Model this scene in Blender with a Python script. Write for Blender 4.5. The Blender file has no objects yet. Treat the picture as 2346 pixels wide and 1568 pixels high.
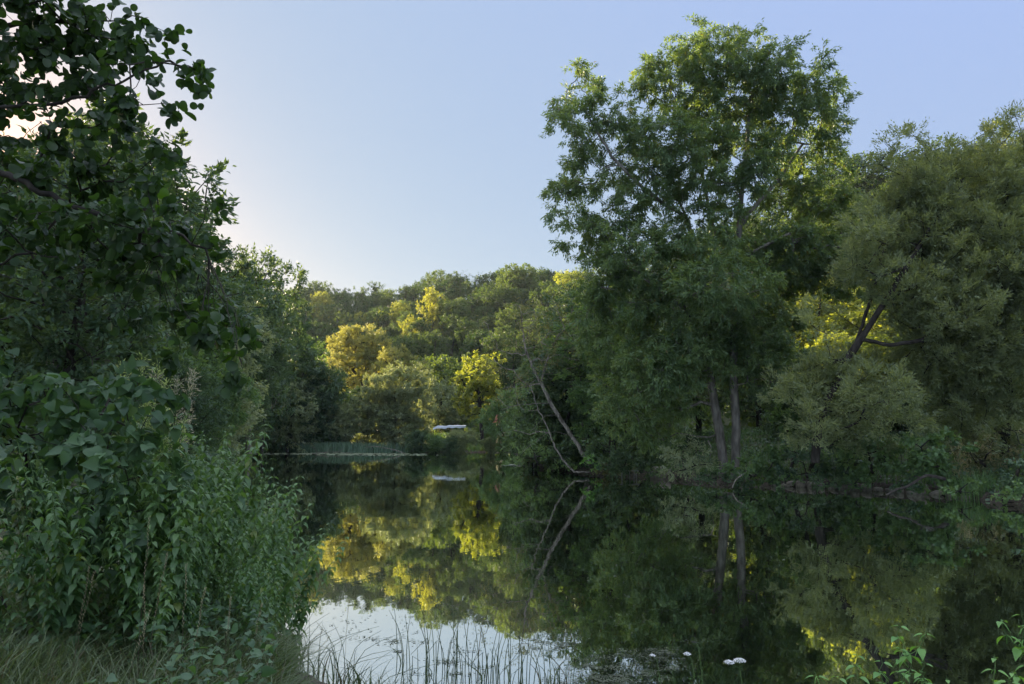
import bpy, math, random
import numpy as np
R = math.radians
C = bpy.context.scene.collection
sc = bpy.context.scene

# ------------------------------------------------------------------ camera, sky, sun, exposure
F = 1694.0; PITCH = R(7.3); CAMZ = 2.3            # focal length in photo units (photo taken as 2346 x 1568)
cam_d = bpy.data.cameras.new('camera'); cam = bpy.data.objects.new('camera', cam_d); C.objects.link(cam)
cam.location = (0, 0, CAMZ); cam.rotation_euler = (R(90) + PITCH, 0, 0)
cam_d.sensor_width = 36; cam_d.lens = 36 * F / 2346; cam_d.clip_start = 0.05; cam_d.clip_end = 3000
sc.camera = cam
SUN_AZ, SUN_EL = -49.0, 10.0                      # degrees, azimuth measured from +Y, negative = to the left
w = bpy.data.worlds.new('World'); sc.world = w; w.use_nodes = True
nt = w.node_tree; bg = nt.nodes['Background']
sky = nt.nodes.new('ShaderNodeTexSky'); sky.sky_type = 'NISHITA'; sky.sun_disc = False
sky.sun_elevation = R(SUN_EL); sky.sun_rotation = R(SUN_AZ); sky.air_density = 1.0; sky.dust_density = 1.6; sky.ozone_density = 2.2
sky.altitude = 200
# evening haze evens the sky out: each channel saturates towards the pale milky tone of the bright side
def vm(op, a, b):
    q = nt.nodes.new('ShaderNodeVectorMath'); q.operation = op
    for i_, x_ in enumerate((a, b)):
        if isinstance(x_, tuple): q.inputs[i_].default_value = x_
        else: nt.links.new(x_, q.inputs[i_])
    return q.outputs[0]
sraw = vm('MAXIMUM', sky.outputs[0], (.5, .8, 1.1))
skc = vm('ADD', vm('MULTIPLY', vm('MULTIPLY', sraw, sraw), (.019, .0105, .003)), vm('MULTIPLY', sraw, (.012, .0, .024)))
skc = vm('ADD', vm('ADD', skc, (.397, .552, .50)), vm('DIVIDE', (0., 0., .72), sraw))
skc = vm('MULTIPLY', vm('MINIMUM', skc, (2.3, 2.3, 2.1)), (1.80, 1.78, 1.80))
# extra fill light added to the sky overhead, out of view, to brighten foliage
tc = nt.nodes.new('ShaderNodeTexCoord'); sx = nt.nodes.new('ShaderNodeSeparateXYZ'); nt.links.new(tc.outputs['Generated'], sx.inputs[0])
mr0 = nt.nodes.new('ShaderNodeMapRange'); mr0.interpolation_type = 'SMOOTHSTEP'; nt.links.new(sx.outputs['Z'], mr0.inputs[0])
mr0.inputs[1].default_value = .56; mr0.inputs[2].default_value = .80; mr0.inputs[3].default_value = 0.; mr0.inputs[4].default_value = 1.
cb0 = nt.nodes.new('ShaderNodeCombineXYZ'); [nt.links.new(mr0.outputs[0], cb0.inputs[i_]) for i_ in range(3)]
sky_fill = vm('MULTIPLY', cb0.outputs[0], (2.25, 2.28, 2.3))
nt.links.new(vm('ADD', skc, sky_fill), bg.inputs[0]); bg.inputs[1].default_value = 0.15
sun_d = bpy.data.lights.new('sun', 'SUN'); sun_d.energy = 5.0; sun_d.angle = R(0.5); sun_d.color = (1.0, 0.83, 0.56)
sun = bpy.data.objects.new('sun', sun_d); C.objects.link(sun)
sun.rotation_euler = (R(90 - SUN_EL), 0, R(180 - SUN_AZ) )
sc.view_settings.view_transform = 'Standard'; sc.view_settings.look = 'None'
sc.view_settings.exposure = 1.8; sc.view_settings.gamma = 1.0
sc.cycles.max_bounces = 6; sc.cycles.diffuse_bounces = 3; sc.cycles.glossy_bounces = 3
sc.cycles.transmission_bounces = 4; sc.cycles.transparent_max_bounces = 4
sc.cycles.sample_clamp_indirect = 6
sc.cycles.use_denoising = True

# ------------------------------------------------------------------ helpers
rng = np.random.default_rng(7)
def at(u, v, Y):
    """world point that stands at distance Y along the view and shows at (u, v) of the photograph"""
    a = (u - 1173) / F; b = (784 - v) / F
    d = np.array([a, math.cos(PITCH) - b * math.sin(PITCH), math.sin(PITCH) + b * math.cos(PITCH)])
    return np.array([0, 0, CAMZ]) + d * (Y / d[1])
def onwater(u, v, z=0.0):
    a = (u - 1173) / F; b = (784 - v) / F
    d = np.array([a, math.cos(PITCH) - b * math.sin(PITCH), math.sin(PITCH) + b * math.cos(PITCH)])
    return np.array([0, 0, CAMZ]) + d * ((z - CAMZ) / d[2])
def nrm(a): return a / np.maximum(np.linalg.norm(a, axis=-1, keepdims=True), 1e-9)
def smooth(t): t = np.clip(t, 0, 1); return t * t * (3 - 2 * t)

def tag(o, label=None, cat=None, group=None, kind=None):
    if label: o['label'] = label
    if cat: o['category'] = cat
    if group: o['group'] = group
    if kind: o['kind'] = kind
    return o
def empty(name, loc=(0, 0, 0), rz=0.0):
    o = bpy.data.objects.new(name, None); C.objects.link(o); o.location = tuple(loc); o.rotation_euler = (0, 0, rz)
    o.empty_display_size = .2
    return o
def mesh_obj(name, V, faces, mat, parent=None, rnd=None, smooth_sh=False):
    """faces: list of (m,k) int arrays"""
    me = bpy.data.meshes.new(name)
    V = np.asarray(V, np.float32)
    fl = [np.asarray(f, np.int32) for f in faces if len(f)]
    me.vertices.add(len(V)); me.vertices.foreach_set('co', V.ravel())
    nl = sum(f.size for f in fl); npol = sum(len(f) for f in fl)
    me.loops.add(nl); me.loops.foreach_set('vertex_index', np.concatenate([f.ravel() for f in fl]))
    me.polygons.add(npol)
    tot = np.concatenate([np.full(len(f), f.shape[1], np.int32) for f in fl])
    st = np.concatenate([[0], np.cumsum(tot)[:-1]]).astype(np.int32)
    me.polygons.foreach_set('loop_start', st); me.polygons.foreach_set('loop_total', tot)
    if smooth_sh: me.polygons.foreach_set('use_smooth', np.ones(npol, bool))
    me.update(calc_edges=True)
    if rnd is not None:
        a = me.attributes.new('rnd', 'FLOAT', 'POINT'); a.data.foreach_set('value', np.asarray(rnd, np.float32))
    me.materials.append(mat)
    o = bpy.data.objects.new(name, me); C.objects.link(o)
    if parent is not None: o.parent = parent
    return o
def copy_thing(o, loc=None, rz=None, scale=None):
    c = o.copy(); C.objects.link(c)
    for ch in o.children:
        d = ch.copy(); C.objects.link(d); d.parent = c
    if loc is not None: c.location = tuple(loc)
    if rz is not None: c.rotation_euler = (0, 0, rz)
    if scale is not None: c.scale = scale if hasattr(scale, '__len__') else (scale,) * 3
    return c

# ------------------------------------------------------------------ materials
def newmat(name):
    m = bpy.data.materials.new(name); m.use_nodes = True; n = m.node_tree
    for x in list(n.nodes): n.nodes.remove(x)
    out = n.nodes.new('ShaderNodeOutputMaterial'); return m, n, out
LEAFK = 2.5
def leafmat(name, c1, c2, trans=0.4, tcol=None, gloss=0.25, rough=.45, objvar=.25, odd=None, nscale=.6):
    """c1 dark, c2 light leaf colour; each leaf, clump and plant picks its own mix; light passes through"""
    c1 = tuple(min(.6, x * LEAFK) for x in c1); c2 = tuple(min(.6, x * LEAFK) for x in c2)
    m, n, out = newmat(name); N = n.nodes.new; L = n.links.new
    at_ = N('ShaderNodeAttribute'); at_.attribute_name = 'rnd'
    geo = N('ShaderNodeNewGeometry'); noi = N('ShaderNodeTexNoise'); noi.inputs['Scale'].default_value = nscale; noi.inputs['Detail'].default_value = 2
    L(geo.outputs['Position'], noi.inputs['Vector'])
    oi = N('ShaderNodeObjectInfo')
    a = N('ShaderNodeMath'); a.operation = 'MULTIPLY'; L(at_.outputs['Fac'], a.inputs[0]); a.inputs[1].default_value = .55
    b = N('ShaderNodeMath'); b.operation = 'MULTIPLY_ADD'; L(noi.outputs['Fac'], b.inputs[0]); b.inputs[1].default_value = .9; L(a.outputs[0], b.inputs[2])
    c = N('ShaderNodeMath'); c.operation = 'MULTIPLY_ADD'; L(oi.outputs['Random'], c.inputs[0]); c.inputs[1].default_value = objvar * 2; L(b.outputs[0], c.inputs[2])
    d = N('ShaderNodeMath'); d.operation = 'SUBTRACT'; L(c.outputs[0], d.inputs[0]); d.inputs[1].default_value = .25 + objvar; d.use_clamp = True
    mix = N('ShaderNodeMix'); mix.data_type = 'RGBA'; L(d.outputs[0], mix.inputs[0])
    mix.inputs[6].default_value = (*c1, 1); mix.inputs[7].default_value = (*c2, 1)
    col = mix.outputs[2]
    if odd:     # a few leaves of another colour (turning yellow or brown)
        g = N('ShaderNodeMath'); g.operation = 'GREATER_THAN'; L(at_.outputs['Fac'], g.inputs[0]); g.inputs[1].default_value = odd[1]
        mx = N('ShaderNodeMix'); mx.data_type = 'RGBA'; L(g.outputs[0], mx.inputs[0]); L(col, mx.inputs[6]); mx.inputs[7].default_value = (*odd[0], 1); col = mx.outputs[2]
    p = N('ShaderNodeBsdfPrincipled'); L(col, p.inputs['Base Color']); p.inputs['Roughness'].default_value = rough
    p.inputs['Specular IOR Level'].default_value = gloss + .2
    t = N('ShaderNodeBsdfTranslucent')
    tm = N('ShaderNodeMix'); tm.data_type = 'RGBA'; tm.blend_type = 'MULTIPLY'; tm.inputs[0].default_value = 1; L(col, tm.inputs[6])
    tm.inputs[7].default_value = (*(tcol or (2.6, 2.2, .7)), 1); L(tm.outputs[2], t.inputs['Color'])
    ms = N('ShaderNodeMixShader'); ms.inputs[0].default_value = trans; L(p.outputs[0], ms.inputs[1]); L(t.outputs[0], ms.inputs[2])
    L(ms.outputs[0], out.inputs[0]); return m
def barkmat(name, c1, c2, scale=6., stretch=.25):
    m, n, out = newmat(name); N = n.nodes.new; L = n.links.new
    geo = N('ShaderNodeNewGeometry'); mp = N('ShaderNodeMapping'); mp.inputs['Scale'].default_value = (1, 1, stretch)
    noi = N('ShaderNodeTexNoise'); noi.inputs['Scale'].default_value = scale; noi.inputs['Detail'].default_value = 6
    L(geo.outputs['Position'], mp.inputs[0]); L(mp.outputs[0], noi.inputs['Vector'])
    cr = N('ShaderNodeValToRGB'); L(noi.outputs['Fac'], cr.inputs[0]); cr.color_ramp.elements[0].position = .35; cr.color_ramp.elements[1].position = .68
    cr.color_ramp.elements[0].color = (*c1, 1); cr.color_ramp.elements[1].color = (*c2, 1)
    bp = N('ShaderNodeBump'); bp.inputs['Strength'].default_value = .6; bp.inputs['Distance'].default_value = .03; L(noi.outputs['Fac'], bp.inputs['Height'])
    p = N('ShaderNodeBsdfPrincipled'); L(cr.outputs[0], p.inputs['Base Color']); L(bp.outputs[0], p.inputs['Normal'])
    p.inputs['Roughness'].default_value = .9; p.inputs['Specular IOR Level'].default_value = .2
    L(p.outputs[0], out.inputs[0]); return m

M = {}
M['alder'] = leafmat('alder leaf', (.008, .018, .007), (.020, .038, .012), .28, (2.0, 2.2, .5), .15, .45, 0, ((.07, .14, .02), .955), 1.5)
M['shrub'] = leafmat('shrub leaf', (.011, .028, .014), (.040, .070, .032), .25, (2.0, 2.2, .7), .2, .5, .2, ((.075, .13, .025), .955), 2.)
M['nettle'] = leafmat('nettle leaf', (.022, .050, .018), (.055, .094, .032), .30, (2.0, 2.0, .7), .35, .5, .25, ((.12, .17, .03), .96), 2.)
M['nettle_bright'] = leafmat('bright nettle leaf', (.040, .095, .022), (.080, .15, .036), .32, (2.0, 2.0, .6), .35, .5, .15, None, 2.)
M['grass'] = leafmat('grass blade', (.020, .036, .014), (.060, .075, .032), .30, (1.8, 1.8, .8), .3, .5, .1, ((.12, .105, .06), .90), 1.6)
M['ash'] = leafmat('ash leaf', (.028, .054, .025), (.068, .100, .046), .42, (2.5, 2.1, .6), .35, .45, 0, ((.13, .12, .03), .985), .5)
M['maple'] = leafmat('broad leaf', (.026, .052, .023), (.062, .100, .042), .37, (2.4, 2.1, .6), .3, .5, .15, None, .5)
M['willow'] = leafmat('willow leaf', (.050, .068, .034), (.105, .122, .066), .48, (2.9, 2.2, .6), .35, .45, .1, None, .45)
M['grey_willow'] = leafmat('grey willow leaf', (.055, .076, .046), (.110, .132, .080), .40, (2.2, 1.9, .8), .3, .5, .15, None, .4)
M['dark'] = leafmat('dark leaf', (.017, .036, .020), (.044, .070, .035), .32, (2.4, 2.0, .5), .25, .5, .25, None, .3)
M['hillwood'] = leafmat('hill wood leaf', (.011, .026, .011), (.036, .058, .022), .42, (2.7, 2.2, .6), .2, .55, .45, None, .10)
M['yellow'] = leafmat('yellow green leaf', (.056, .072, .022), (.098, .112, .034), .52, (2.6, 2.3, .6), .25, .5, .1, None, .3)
M['rust'] = leafmat('brownish leaf', (.038, .046, .022), (.074, .080, .040), .4, (2.2, 1.8, .7), .2, .55, .2, None, .5)
M['reed'] = leafmat('reed blade', (.040, .070, .048), (.075, .110, .070), .25, (1.8, 1.9, .8), .3, .5, .15, None, .3)
M['rush'] = leafmat('rush stalk', (.014, .026, .010), (.045, .060, .020), .15, (1.8, 1.8, .6), .35, .45, .1, ((.09, .07, .03), .9), 2.)
M['bark'] = barkmat('grey bark', (.11, .099, .078), (.28, .255, .205))
M['darkbark'] = barkmat('dark bark', (.022, .019, .015), (.065, .056, .045))
M['palebark'] = barkmat('pale flaking bark', (.10, .088, .068), (.36, .325, .26), 9.)
M['deadwood'] = barkmat('dead wood', (.13, .115, .09), (.32, .28, .22), 9.)
M['stem'] = leafmat('green stem', (.030, .060, .018), (.080, .12, .035), .1, (1.5, 1.5, .6), .3, .5, .1, None, 2.)

def simplemat(name, col, rough=.7, var=.25, scale=8., spec=.3, bump=.3):
    m, n, out = newmat(name); N = n.nodes.new; L = n.links.new
    geo = N('ShaderNodeNewGeometry'); noi = N('ShaderNodeTexNoise'); noi.inputs['Scale'].default_value = scale; noi.inputs['Detail'].default_value = 5
    L(geo.outputs['Position'], noi.inputs['Vector'])
    cr = N('ShaderNodeValToRGB'); L(noi.outputs['Fac'], cr.inputs[0]); cr.color_ramp.elements[0].position = .3; cr.color_ramp.elements[1].position = .7
    cr.color_ramp.elements[0].color = (*[c * (1 - var) for c in col], 1); cr.color_ramp.elements[1].color = (*[min(1, c * (1 + var)) for c in col], 1)
    bp = N('ShaderNodeBump'); bp.inputs['Strength'].default_value = bump; bp.inputs['Distance'].default_value = .02; L(noi.outputs['Fac'], bp.inputs['Height'])
    p = N('ShaderNodeBsdfPrincipled'); L(cr.outputs[0], p.inputs['Base Color']); L(bp.outputs[0], p.inputs['Normal'])
    p.inputs['Roughness'].default_value = rough; p.inputs['Specular IOR Level'].default_value = spec
    L(p.outputs[0], out.inputs[0]); return m
M['stone'] = simplemat('bank stone', (.23, .205, .155), .9, .45, 7.)
M['concrete'] = simplemat('weathered concrete', (.30, .26, .20), .9, .25, 3.)
M['plank'] = simplemat('weathered pale plank', (.34, .33, .29), .8, .25, 9.)
M['darkwood'] = simplemat('dark wet wood', (.035, .028, .02), .7, .4, 7.)
M['tarp'] = simplemat('white sheet', (.74, .79, .84), .5, .06, 2., .4, .1)
M['plaster'] = simplemat('cream plaster', (.55, .47, .33), .85, .12, 3.)
M['tiles'] = simplemat('red roof tiles', (.26, .10, .065), .8, .3, 5.)
M['glass'] = simplemat('dark window glass', (.03, .035, .04), .15, .1, 2., .6, 0)
M['whitepaint'] = simplemat('white paint', (.72, .72, .70), .5, .08, 6.)
M['petal'] = simplemat('white petals', (.78, .78, .74), .7, .08, 30., .2, .2)
M['weed'] = simplemat('floating weed', (.085, .10, .055), .6, .4, 3., .4, .2)
M['duckweed'] = simplemat('pale duckweed', (.15, .18, .10), .7, .3, 2., .3, .1)

# ground
m, n, out = newmat('ground'); N = n.nodes.new; L = n.links.new
geo = N('ShaderNodeNewGeometry'); sep = N('ShaderNodeSeparateXYZ'); L(geo.outputs['Position'], sep.inputs[0])
n1 = N('ShaderNodeTexNoise'); n1.inputs['Scale'].default_value = .5; n1.inputs['Detail'].default_value = 8; L(geo.outputs['Position'], n1.inputs['Vector'])
n2 = N('ShaderNodeTexNoise'); n2.inputs['Scale'].default_value = 9; n2.inputs['Detail'].default_value = 6; L(geo.outputs['Position'], n2.inputs['Vector'])
cr = N('ShaderNodeValToRGB'); L(n1.outputs['Fac'], cr.inputs[0])
cr.color_ramp.elements[0].position = .35; cr.color_ramp.elements[0].color = (.040, .050, .020, 1)
cr.color_ramp.elements[1].position = .65; cr.color_ramp.elements[1].color = (.085, .095, .035, 1)
cr2 = N('ShaderNodeValToRGB'); L(n2.outputs['Fac'], cr2.inputs[0])
cr2.color_ramp.elements[0].position = .3; cr2.color_ramp.elements[0].color = (.034, .027, .017, 1)
cr2.color_ramp.elements[1].position = .7; cr2.color_ramp.elements[1].color = (.10, .080, .052, 1)
mr = N('ShaderNodeMapRange'); L(sep.outputs['Z'], mr.inputs[0]); mr.inputs[1].default_value = .35; mr.inputs[2].default_value = .9
mx = N('ShaderNodeMix'); mx.data_type = 'RGBA'; L(mr.outputs[0], mx.inputs[0]); L(cr2.outputs[0], mx.inputs[6]); L(cr.outputs[0], mx.inputs[7])
bp = N('ShaderNodeBump'); bp.inputs['Strength'].default_value = .8; bp.inputs['Distance'].default_value = .1; L(n2.outputs['Fac'], bp.inputs['Height'])
p = N('ShaderNodeBsdfPrincipled'); L(mx.outputs[2], p.inputs['Base Color']); L(bp.outputs[0], p.inputs['Normal']); p.inputs['Roughness'].default_value = .95
L(p.outputs[0], out.inputs[0]); M['ground'] = m
# water: dark green brown body, mirror-like calm surface with faint ripples
m, n, out = newmat('water'); N = n.nodes.new; L = n.links.new
geo = N('ShaderNodeNewGeometry')
mp = N('ShaderNodeMapping'); mp.inputs['Scale'].default_value = (1.0, .45, 1); L(geo.outputs['Position'], mp.inputs[0])
n1 = N('ShaderNodeTexNoise'); n1.inputs['Scale'].default_value = 1.6; n1.inputs['Detail'].default_value = 3; L(mp.outputs[0], n1.inputs['Vector'])
n3 = N('ShaderNodeTexNoise'); n3.inputs['Scale'].default_value = .12; n3.inputs['Detail'].default_value = 2; L(geo.outputs['Position'], n3.inputs['Vector'])
ml = N('ShaderNodeMath'); ml.operation = 'MULTIPLY'; L(n1.outputs['Fac'], ml.inputs[0]); L(n3.outputs['Fac'], ml.inputs[1])
bp = N('ShaderNodeBump'); bp.inputs['Strength'].default_value = .10; bp.inputs['Distance'].default_value = .06; L(ml.outputs[0], bp.inputs['Height'])
df = N('ShaderNodeBsdfDiffuse'); df.inputs['Color'].default_value = (.012, .016, .008, 1)
gl = N('ShaderNodeBsdfGlossy'); gl.inputs['Color'].default_value = (.92, .95, .90, 1); gl.inputs['Roughness'].default_value = .015; L(bp.outputs[0], gl.inputs['Normal'])
fr = N('ShaderNodeFresnel'); fr.inputs['IOR'].default_value = 1.9; L(bp.outputs[0], fr.inputs['Normal'])
fk = N('ShaderNodeMath'); fk.operation = 'MULTIPLY_ADD'; L(fr.outputs[0], fk.inputs[0]); fk.inputs[1].default_value = .2; fk.inputs[2].default_value = .78; fk.use_clamp = True
ms = N('ShaderNodeMixShader'); L(fk.outputs[0], ms.inputs[0]); L(df.outputs[0], ms.inputs[1]); L(gl.outputs[0], ms.inputs[2])
L(ms.outputs[0], out.inputs[0]); M['water'] = m

# ------------------------------------------------------------------ the lie of the land
def P2(u, v): p = onwater(u, v); return (p[0], p[1])
shore = [(60, 2.0), (14, 4.0), (6, 4.6), (3, 5.0), (0, 5.6), (-1.3, 6.6), (-2.2, 7.6), (-3.0, 9.5), (-4.6, 13), (-8, 20), (-14, 35), (-22, 60), (-30, 82),
         P2(430, 1037), P2(570, 1036), P2(760, 1037), P2(940, 1036), P2(1060, 1038), P2(1150, 1035), P2(1195, 1045), P2(1202, 1066), P2(1235, 1074), P2(1340, 1084), P2(1500, 1094),
         P2(1650, 1107), P2(1770, 1112), P2(1960, 1122), P2(2150, 1134), P2(2346, 1160), P2(2600, 1200), (60, 12)]
SH = np.array(shore)
def sdist(X, Y):
    """signed distance to the waterline: positive on land"""
    a = SH; b = np.roll(SH, -1, 0); d = np.full(X.shape, 1e9); ins = np.zeros(X.shape, bool)
    for (ax, ay), (bx, by) in zip(a, b):
        ex, ey = bx - ax, by - ay
        t = np.clip(((X - ax) * ex + (Y - ay) * ey) / (ex * ex + ey * ey + 1e-9), 0, 1)
        d = np.minimum(d, np.hypot(X - ax - t * ex, Y - ay - t * ey))
        c = ((ay > Y) != (by > Y)) & (X < (bx - ax) * (Y - ay) / (by - ay + 1e-12) + ax)
        ins ^= c
    return np.where(ins, -d, d)
def wob(X, Y, s, seed=0):
    r = np.random.default_rng(seed); o = np.zeros(np.shape(X))
    for k in range(5):
        a = r.uniform(0, 6.28); f = s * (1.6 ** k); ph = r.uniform(0, 6.28, 2)
        o = o + np.sin((X * math.cos(a) + Y * math.sin(a)) * f + ph[0]) * np.sin((-X * math.sin(a) + Y * math.cos(a)) * f * .8 + ph[1]) / (1.4 ** k)
    return o / 2.5
def ground_z(X, Y):
    X = np.asarray(X, float); Y = np.asarray(Y, float)
    d = sdist(X, Y); d = d + .25 * wob(X, Y, .9, 3) * np.clip(np.abs(d), 0, 1)
    near = smooth((30 - Y) / 20) * smooth((12 - X) / 8)
    hi = 2.4 * (1 - near) + .85 * near
    z = .32 * smooth(d / .35) + (hi - .32) * smooth((d - .2) / (9 * (1 - near) + 1.6 * near)) + .12 * wob(X, Y, .4, 5) * smooth(d / 3)
    return np.where(d > 0, z, np.maximum(-1.2, d * .8))
gx = np.concatenate([np.linspace(-600, -60, 28), np.linspace(-58, -6, 90), np.linspace(-5.6, 40, 200), np.linspace(41, 60, 30), np.linspace(65, 600, 28)])
gy = np.concatenate([np.linspace(-60, 0, 12), np.linspace(.3, 14, 55), np.linspace(14.5, 60, 130), np.linspace(61, 130, 90), np.linspace(135, 900, 36)])
def grid_mesh(name, gx, gy, zf, mat):
    X, Y = np.meshgrid(gx, gy); Z = zf(X, Y); V = np.stack([X, Y, Z], -1).reshape(-1, 3)
    nx, ny = len(gx), len(gy); i = np.arange(nx * ny).reshape(ny, nx)
    f = np.stack([i[:-1, :-1], i[:-1, 1:], i[1:, 1:], i[1:, :-1]], -1).reshape(-1, 4)
    return mesh_obj(name, V, [f], mat, smooth_sh=True)
tag(grid_mesh('ground', gx, gy, ground_z, M['ground']), 'grassy river banks and valley floor', kind='structure')
wv = np.array([(-60, -30, 0), (120, -30, 0), (120, 140, 0), (-60, 140, 0)], float)
tag(mesh_obj('water', wv, [[[0, 1, 2, 3]]], M['water']), 'calm dark river water mirroring trees and sky', kind='structure')

# the wooded hill: a crest that runs away from the right to the far left
CREST = [(200, 790), (420, 720), (640, 664), (700, 650), (760, 645), (850, 655), (920, 650), (1000, 632), (1100, 632), (1200, 618), (1330, 618), (1500, 585), (1700, 495), (1900, 425), (1950, 395), (2050, 378), (2200, 350), (2346, 345), (2700, 300)]
HN = np.array([-.66, -.75]); HT = np.array([-.75, .66]); DC = 166.
cs, cz = [], []
for u, v in CREST:
    a = at(u, v, 1.0); k = DC / (-(HN @ a[:2])); p = at(u, v, k)
    cs.append(HT @ p[:2]); cz.append(p[2])
o_ = np.argsort(cs); CSS = np.array(cs)[o_]; CZZ = np.array(cz)[o_]
def crest_z(s): return np.interp(s, CSS, CZZ)
def hill_z(X, Y):
    s = HT[0] * X + HT[1] * Y; d = -(HN[0] * X + HN[1] * Y)           # d: distance away from the camera side
    foot = 78 + 12 * smooth((s - 40) / 40) + 6 * np.sin(s / 23.) + 4 * np.sin(s / 9. + 1)
    top = crest_z(s) - 10.3 - 1.9 * smooth((s - 60) / 140)
    z = top * (smooth((d - foot) / (DC - foot)) * .55 + .45 * np.clip((d - foot) / (DC - foot), 0, 1))
    z = z + 2.2 * wob(X, Y, .05, 8) * smooth((d - foot) / 20)
    return np.where(d > foot, z, (d - foot) * .3) + 1.2 - np.where(d > DC, (d - DC) * .06, 0)
sg = np.linspace(-260, 420, 110); dg = np.linspace(66, 260, 60)
S_, D_ = np.meshgrid(sg, dg); HX = HT[0] * S_ - HN[0] * D_; HY = HT[1] * S_ - HN[1] * D_
i = np.arange(S_.size).reshape(S_.shape)
f = np.stack([i[:-1, :-1], i[1:, :-1], i[1:, 1:], i[:-1, 1:]], -1).reshape(-1, 4)
tag(mesh_obj('hill', np.stack([HX, HY, hill_z(HX, HY)], -1).reshape(-1, 3), [f], M['ground'], smooth_sh=True), 'long wooded hill behind the river', kind='structure')

# unseen spur added at far left, shaped to shade the foot of the hill
def shade_spur_z(X, Y):
    c = .656 * X + .755 * Y; a = -.755 * X + .656 * Y
    return 31 * np.exp(-((a - 222) / 34.) ** 2) * smooth((c - 94) / 14) * (1 - smooth((c - 155) / 18)) - .5
xg = np.linspace(-240, -40, 60); yg = np.linspace(115, 330, 60)
tag(grid_mesh('hill', xg, yg, shade_spur_z, M['ground']), 'added unseen spur on the left that shades the foot of the hill', kind='structure')

# ------------------------------------------------------------------ leaves
def T(pts, faces): return np.array(pts, float), faces
LEAF = {   # x along the leaf 0..1, y across, z off the blade
    'blade': T([(0, 0, 0), (.45, .5, .06), (1, 0, -.05), (.45, -.5, .06)], [[0, 1, 2, 3]]),
    'oval': T([(0, 0, 0), (.3, .42, .05), (.75, .36, 0), (1, 0, -.08), (.75, -.36, 0), (.3, -.42, .05)], [[0, 1, 2, 3, 4, 5]]),
}
def detailed(w_pts, fold=.12, curl=.25, serr=0.0):
    """a leaf with a midrib: half widths at stations; folded along the rib and drooping to the tip"""
    k = len(w_pts); P = []; fs = []
    for j, (x, wd) in enumerate(w_pts): P.append((x, 0, -curl * x * x))
    for sgn in (1, -1):
        for j, (x, wd) in enumerate(w_pts):
            P.append((x - serr * (j % 2), sgn * wd, fold * wd * 2 - curl * x * x))
    for j in range(k - 1):
        fs.append([j, j + 1, k + j + 1, k + j]); fs.append([j + 1, j, 2 * k + j, 2 * k + j + 1])
    return np.array(P, float), fs
LEAF['alder'] = detailed([(0, .02), (.1, .26), (.3, .42), (.5, .47), (.7, .46), (.86, .36), (.97, .16), (.94, .01)], .16, .18)
LEAF['heart'] = detailed([(0, .02), (-.03, .22), (.08, .40), (.25, .46), (.42, .42), (.58, .33), (.74, .22), (.88, .10), (1.0, .01)], .14, .30)
LEAF['nettle'] = detailed([(0, .02), (.02, .16), (.12, .27), (.16, .24), (.28, .31), (.33, .27), (.45, .27), (.50, .22), (.62, .20), (.68, .15), (.82, .09), (1.0, .005)], .16, .35)
def leaves(kind, P, D, N, Ln, Wd, rnd=None, rg=rng):
    tv, tf = LEAF[kind]; k = len(tv); n = len(P)
    D = nrm(D); B = nrm(np.cross(N, D)); N2 = np.cross(D, B)
    V = P[:, None] + D[:, None] * (tv[None, :, 0:1] * Ln[:, None, None]) + B[:, None] * (tv[None, :, 1:2] * Wd[:, None, None]) + N2[:, None] * (tv[None, :, 2:3] * Ln[:, None, None])
    base = (np.arange(n) * k)[:, None]
    fs = [base + np.array(f)[None] for f in tf]
    sizes = {}
    for f in fs: sizes.setdefault(f.shape[1], []).append(f)
    r = rg.random(n) if rnd is None else rnd
    return V.reshape(-1, 3), [np.concatenate(x) for x in sizes.values()], np.repeat(r, k)
class Bag:
    def __init__(s): s.V = []; s.F = {}; s.R = []; s.n = 0
    def add(s, V, F, Rr=None):
        s.V.append(V)
        for f in F: f = np.asarray(f); s.F.setdefault(f.shape[1], []).append(f + s.n)
        s.R.append(np.full(len(V), .5) if Rr is None else Rr); s.n += len(V)
    def build(s, name, mat, parent=None, sm=False):
        return mesh_obj(name, np.concatenate(s.V), [np.concatenate(x) for x in s.F.values()], mat, parent, np.concatenate(s.R), sm)

# ------------------------------------------------------------------ limbs
def frames(D):
    ref = np.tile(np.array([.31, .93, .17]), (len(D), 1)); par = np.abs((D * nrm(ref)).sum(-1)) > .97
    ref[par] = (.9, -.3, .2)
    A = nrm(np.cross(D, ref)); return A, np.cross(D, A)
def tubes(P0, P1, D0, D1, R0, R1, sides=6):
    n = len(P0); a = np.arange(sides) / sides * 2 * math.pi; c, s = np.cos(a), np.sin(a)
    A0, B0 = frames(D0); A1, B1 = frames(D1)
    r0 = P0[:, None] + (A0[:, None] * c[None, :, None] + B0[:, None] * s[None, :, None]) * R0[:, None, None]
    r1 = P1[:, None] + (A1[:, None] * c[None, :, None] + B1[:, None] * s[None, :, None]) * R1[:, None, None]
    V = np.concatenate([r0, r1], 1).reshape(-1, 3); b = (np.arange(n) * 2 * sides)[:, None]
    j = np.arange(sides); k = (j + 1) % sides
    q = np.stack([j, k, k + sides, j + sides], -1)
    return V, [(b[:, :, None] + q[None]).reshape(-1, 4)]
def polytube(pts, r, sides=7):
    pts = np.asarray(pts, float); r = np.asarray(r, float)
    D = nrm(np.diff(pts, axis=0)); Dn = nrm(np.concatenate([D[:1], (D[:-1] + D[1:]), D[-1:]]))
    return tubes(pts[:-1], pts[1:], Dn[:-1], Dn[1:], r[:-1], r[1:], sides)
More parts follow.
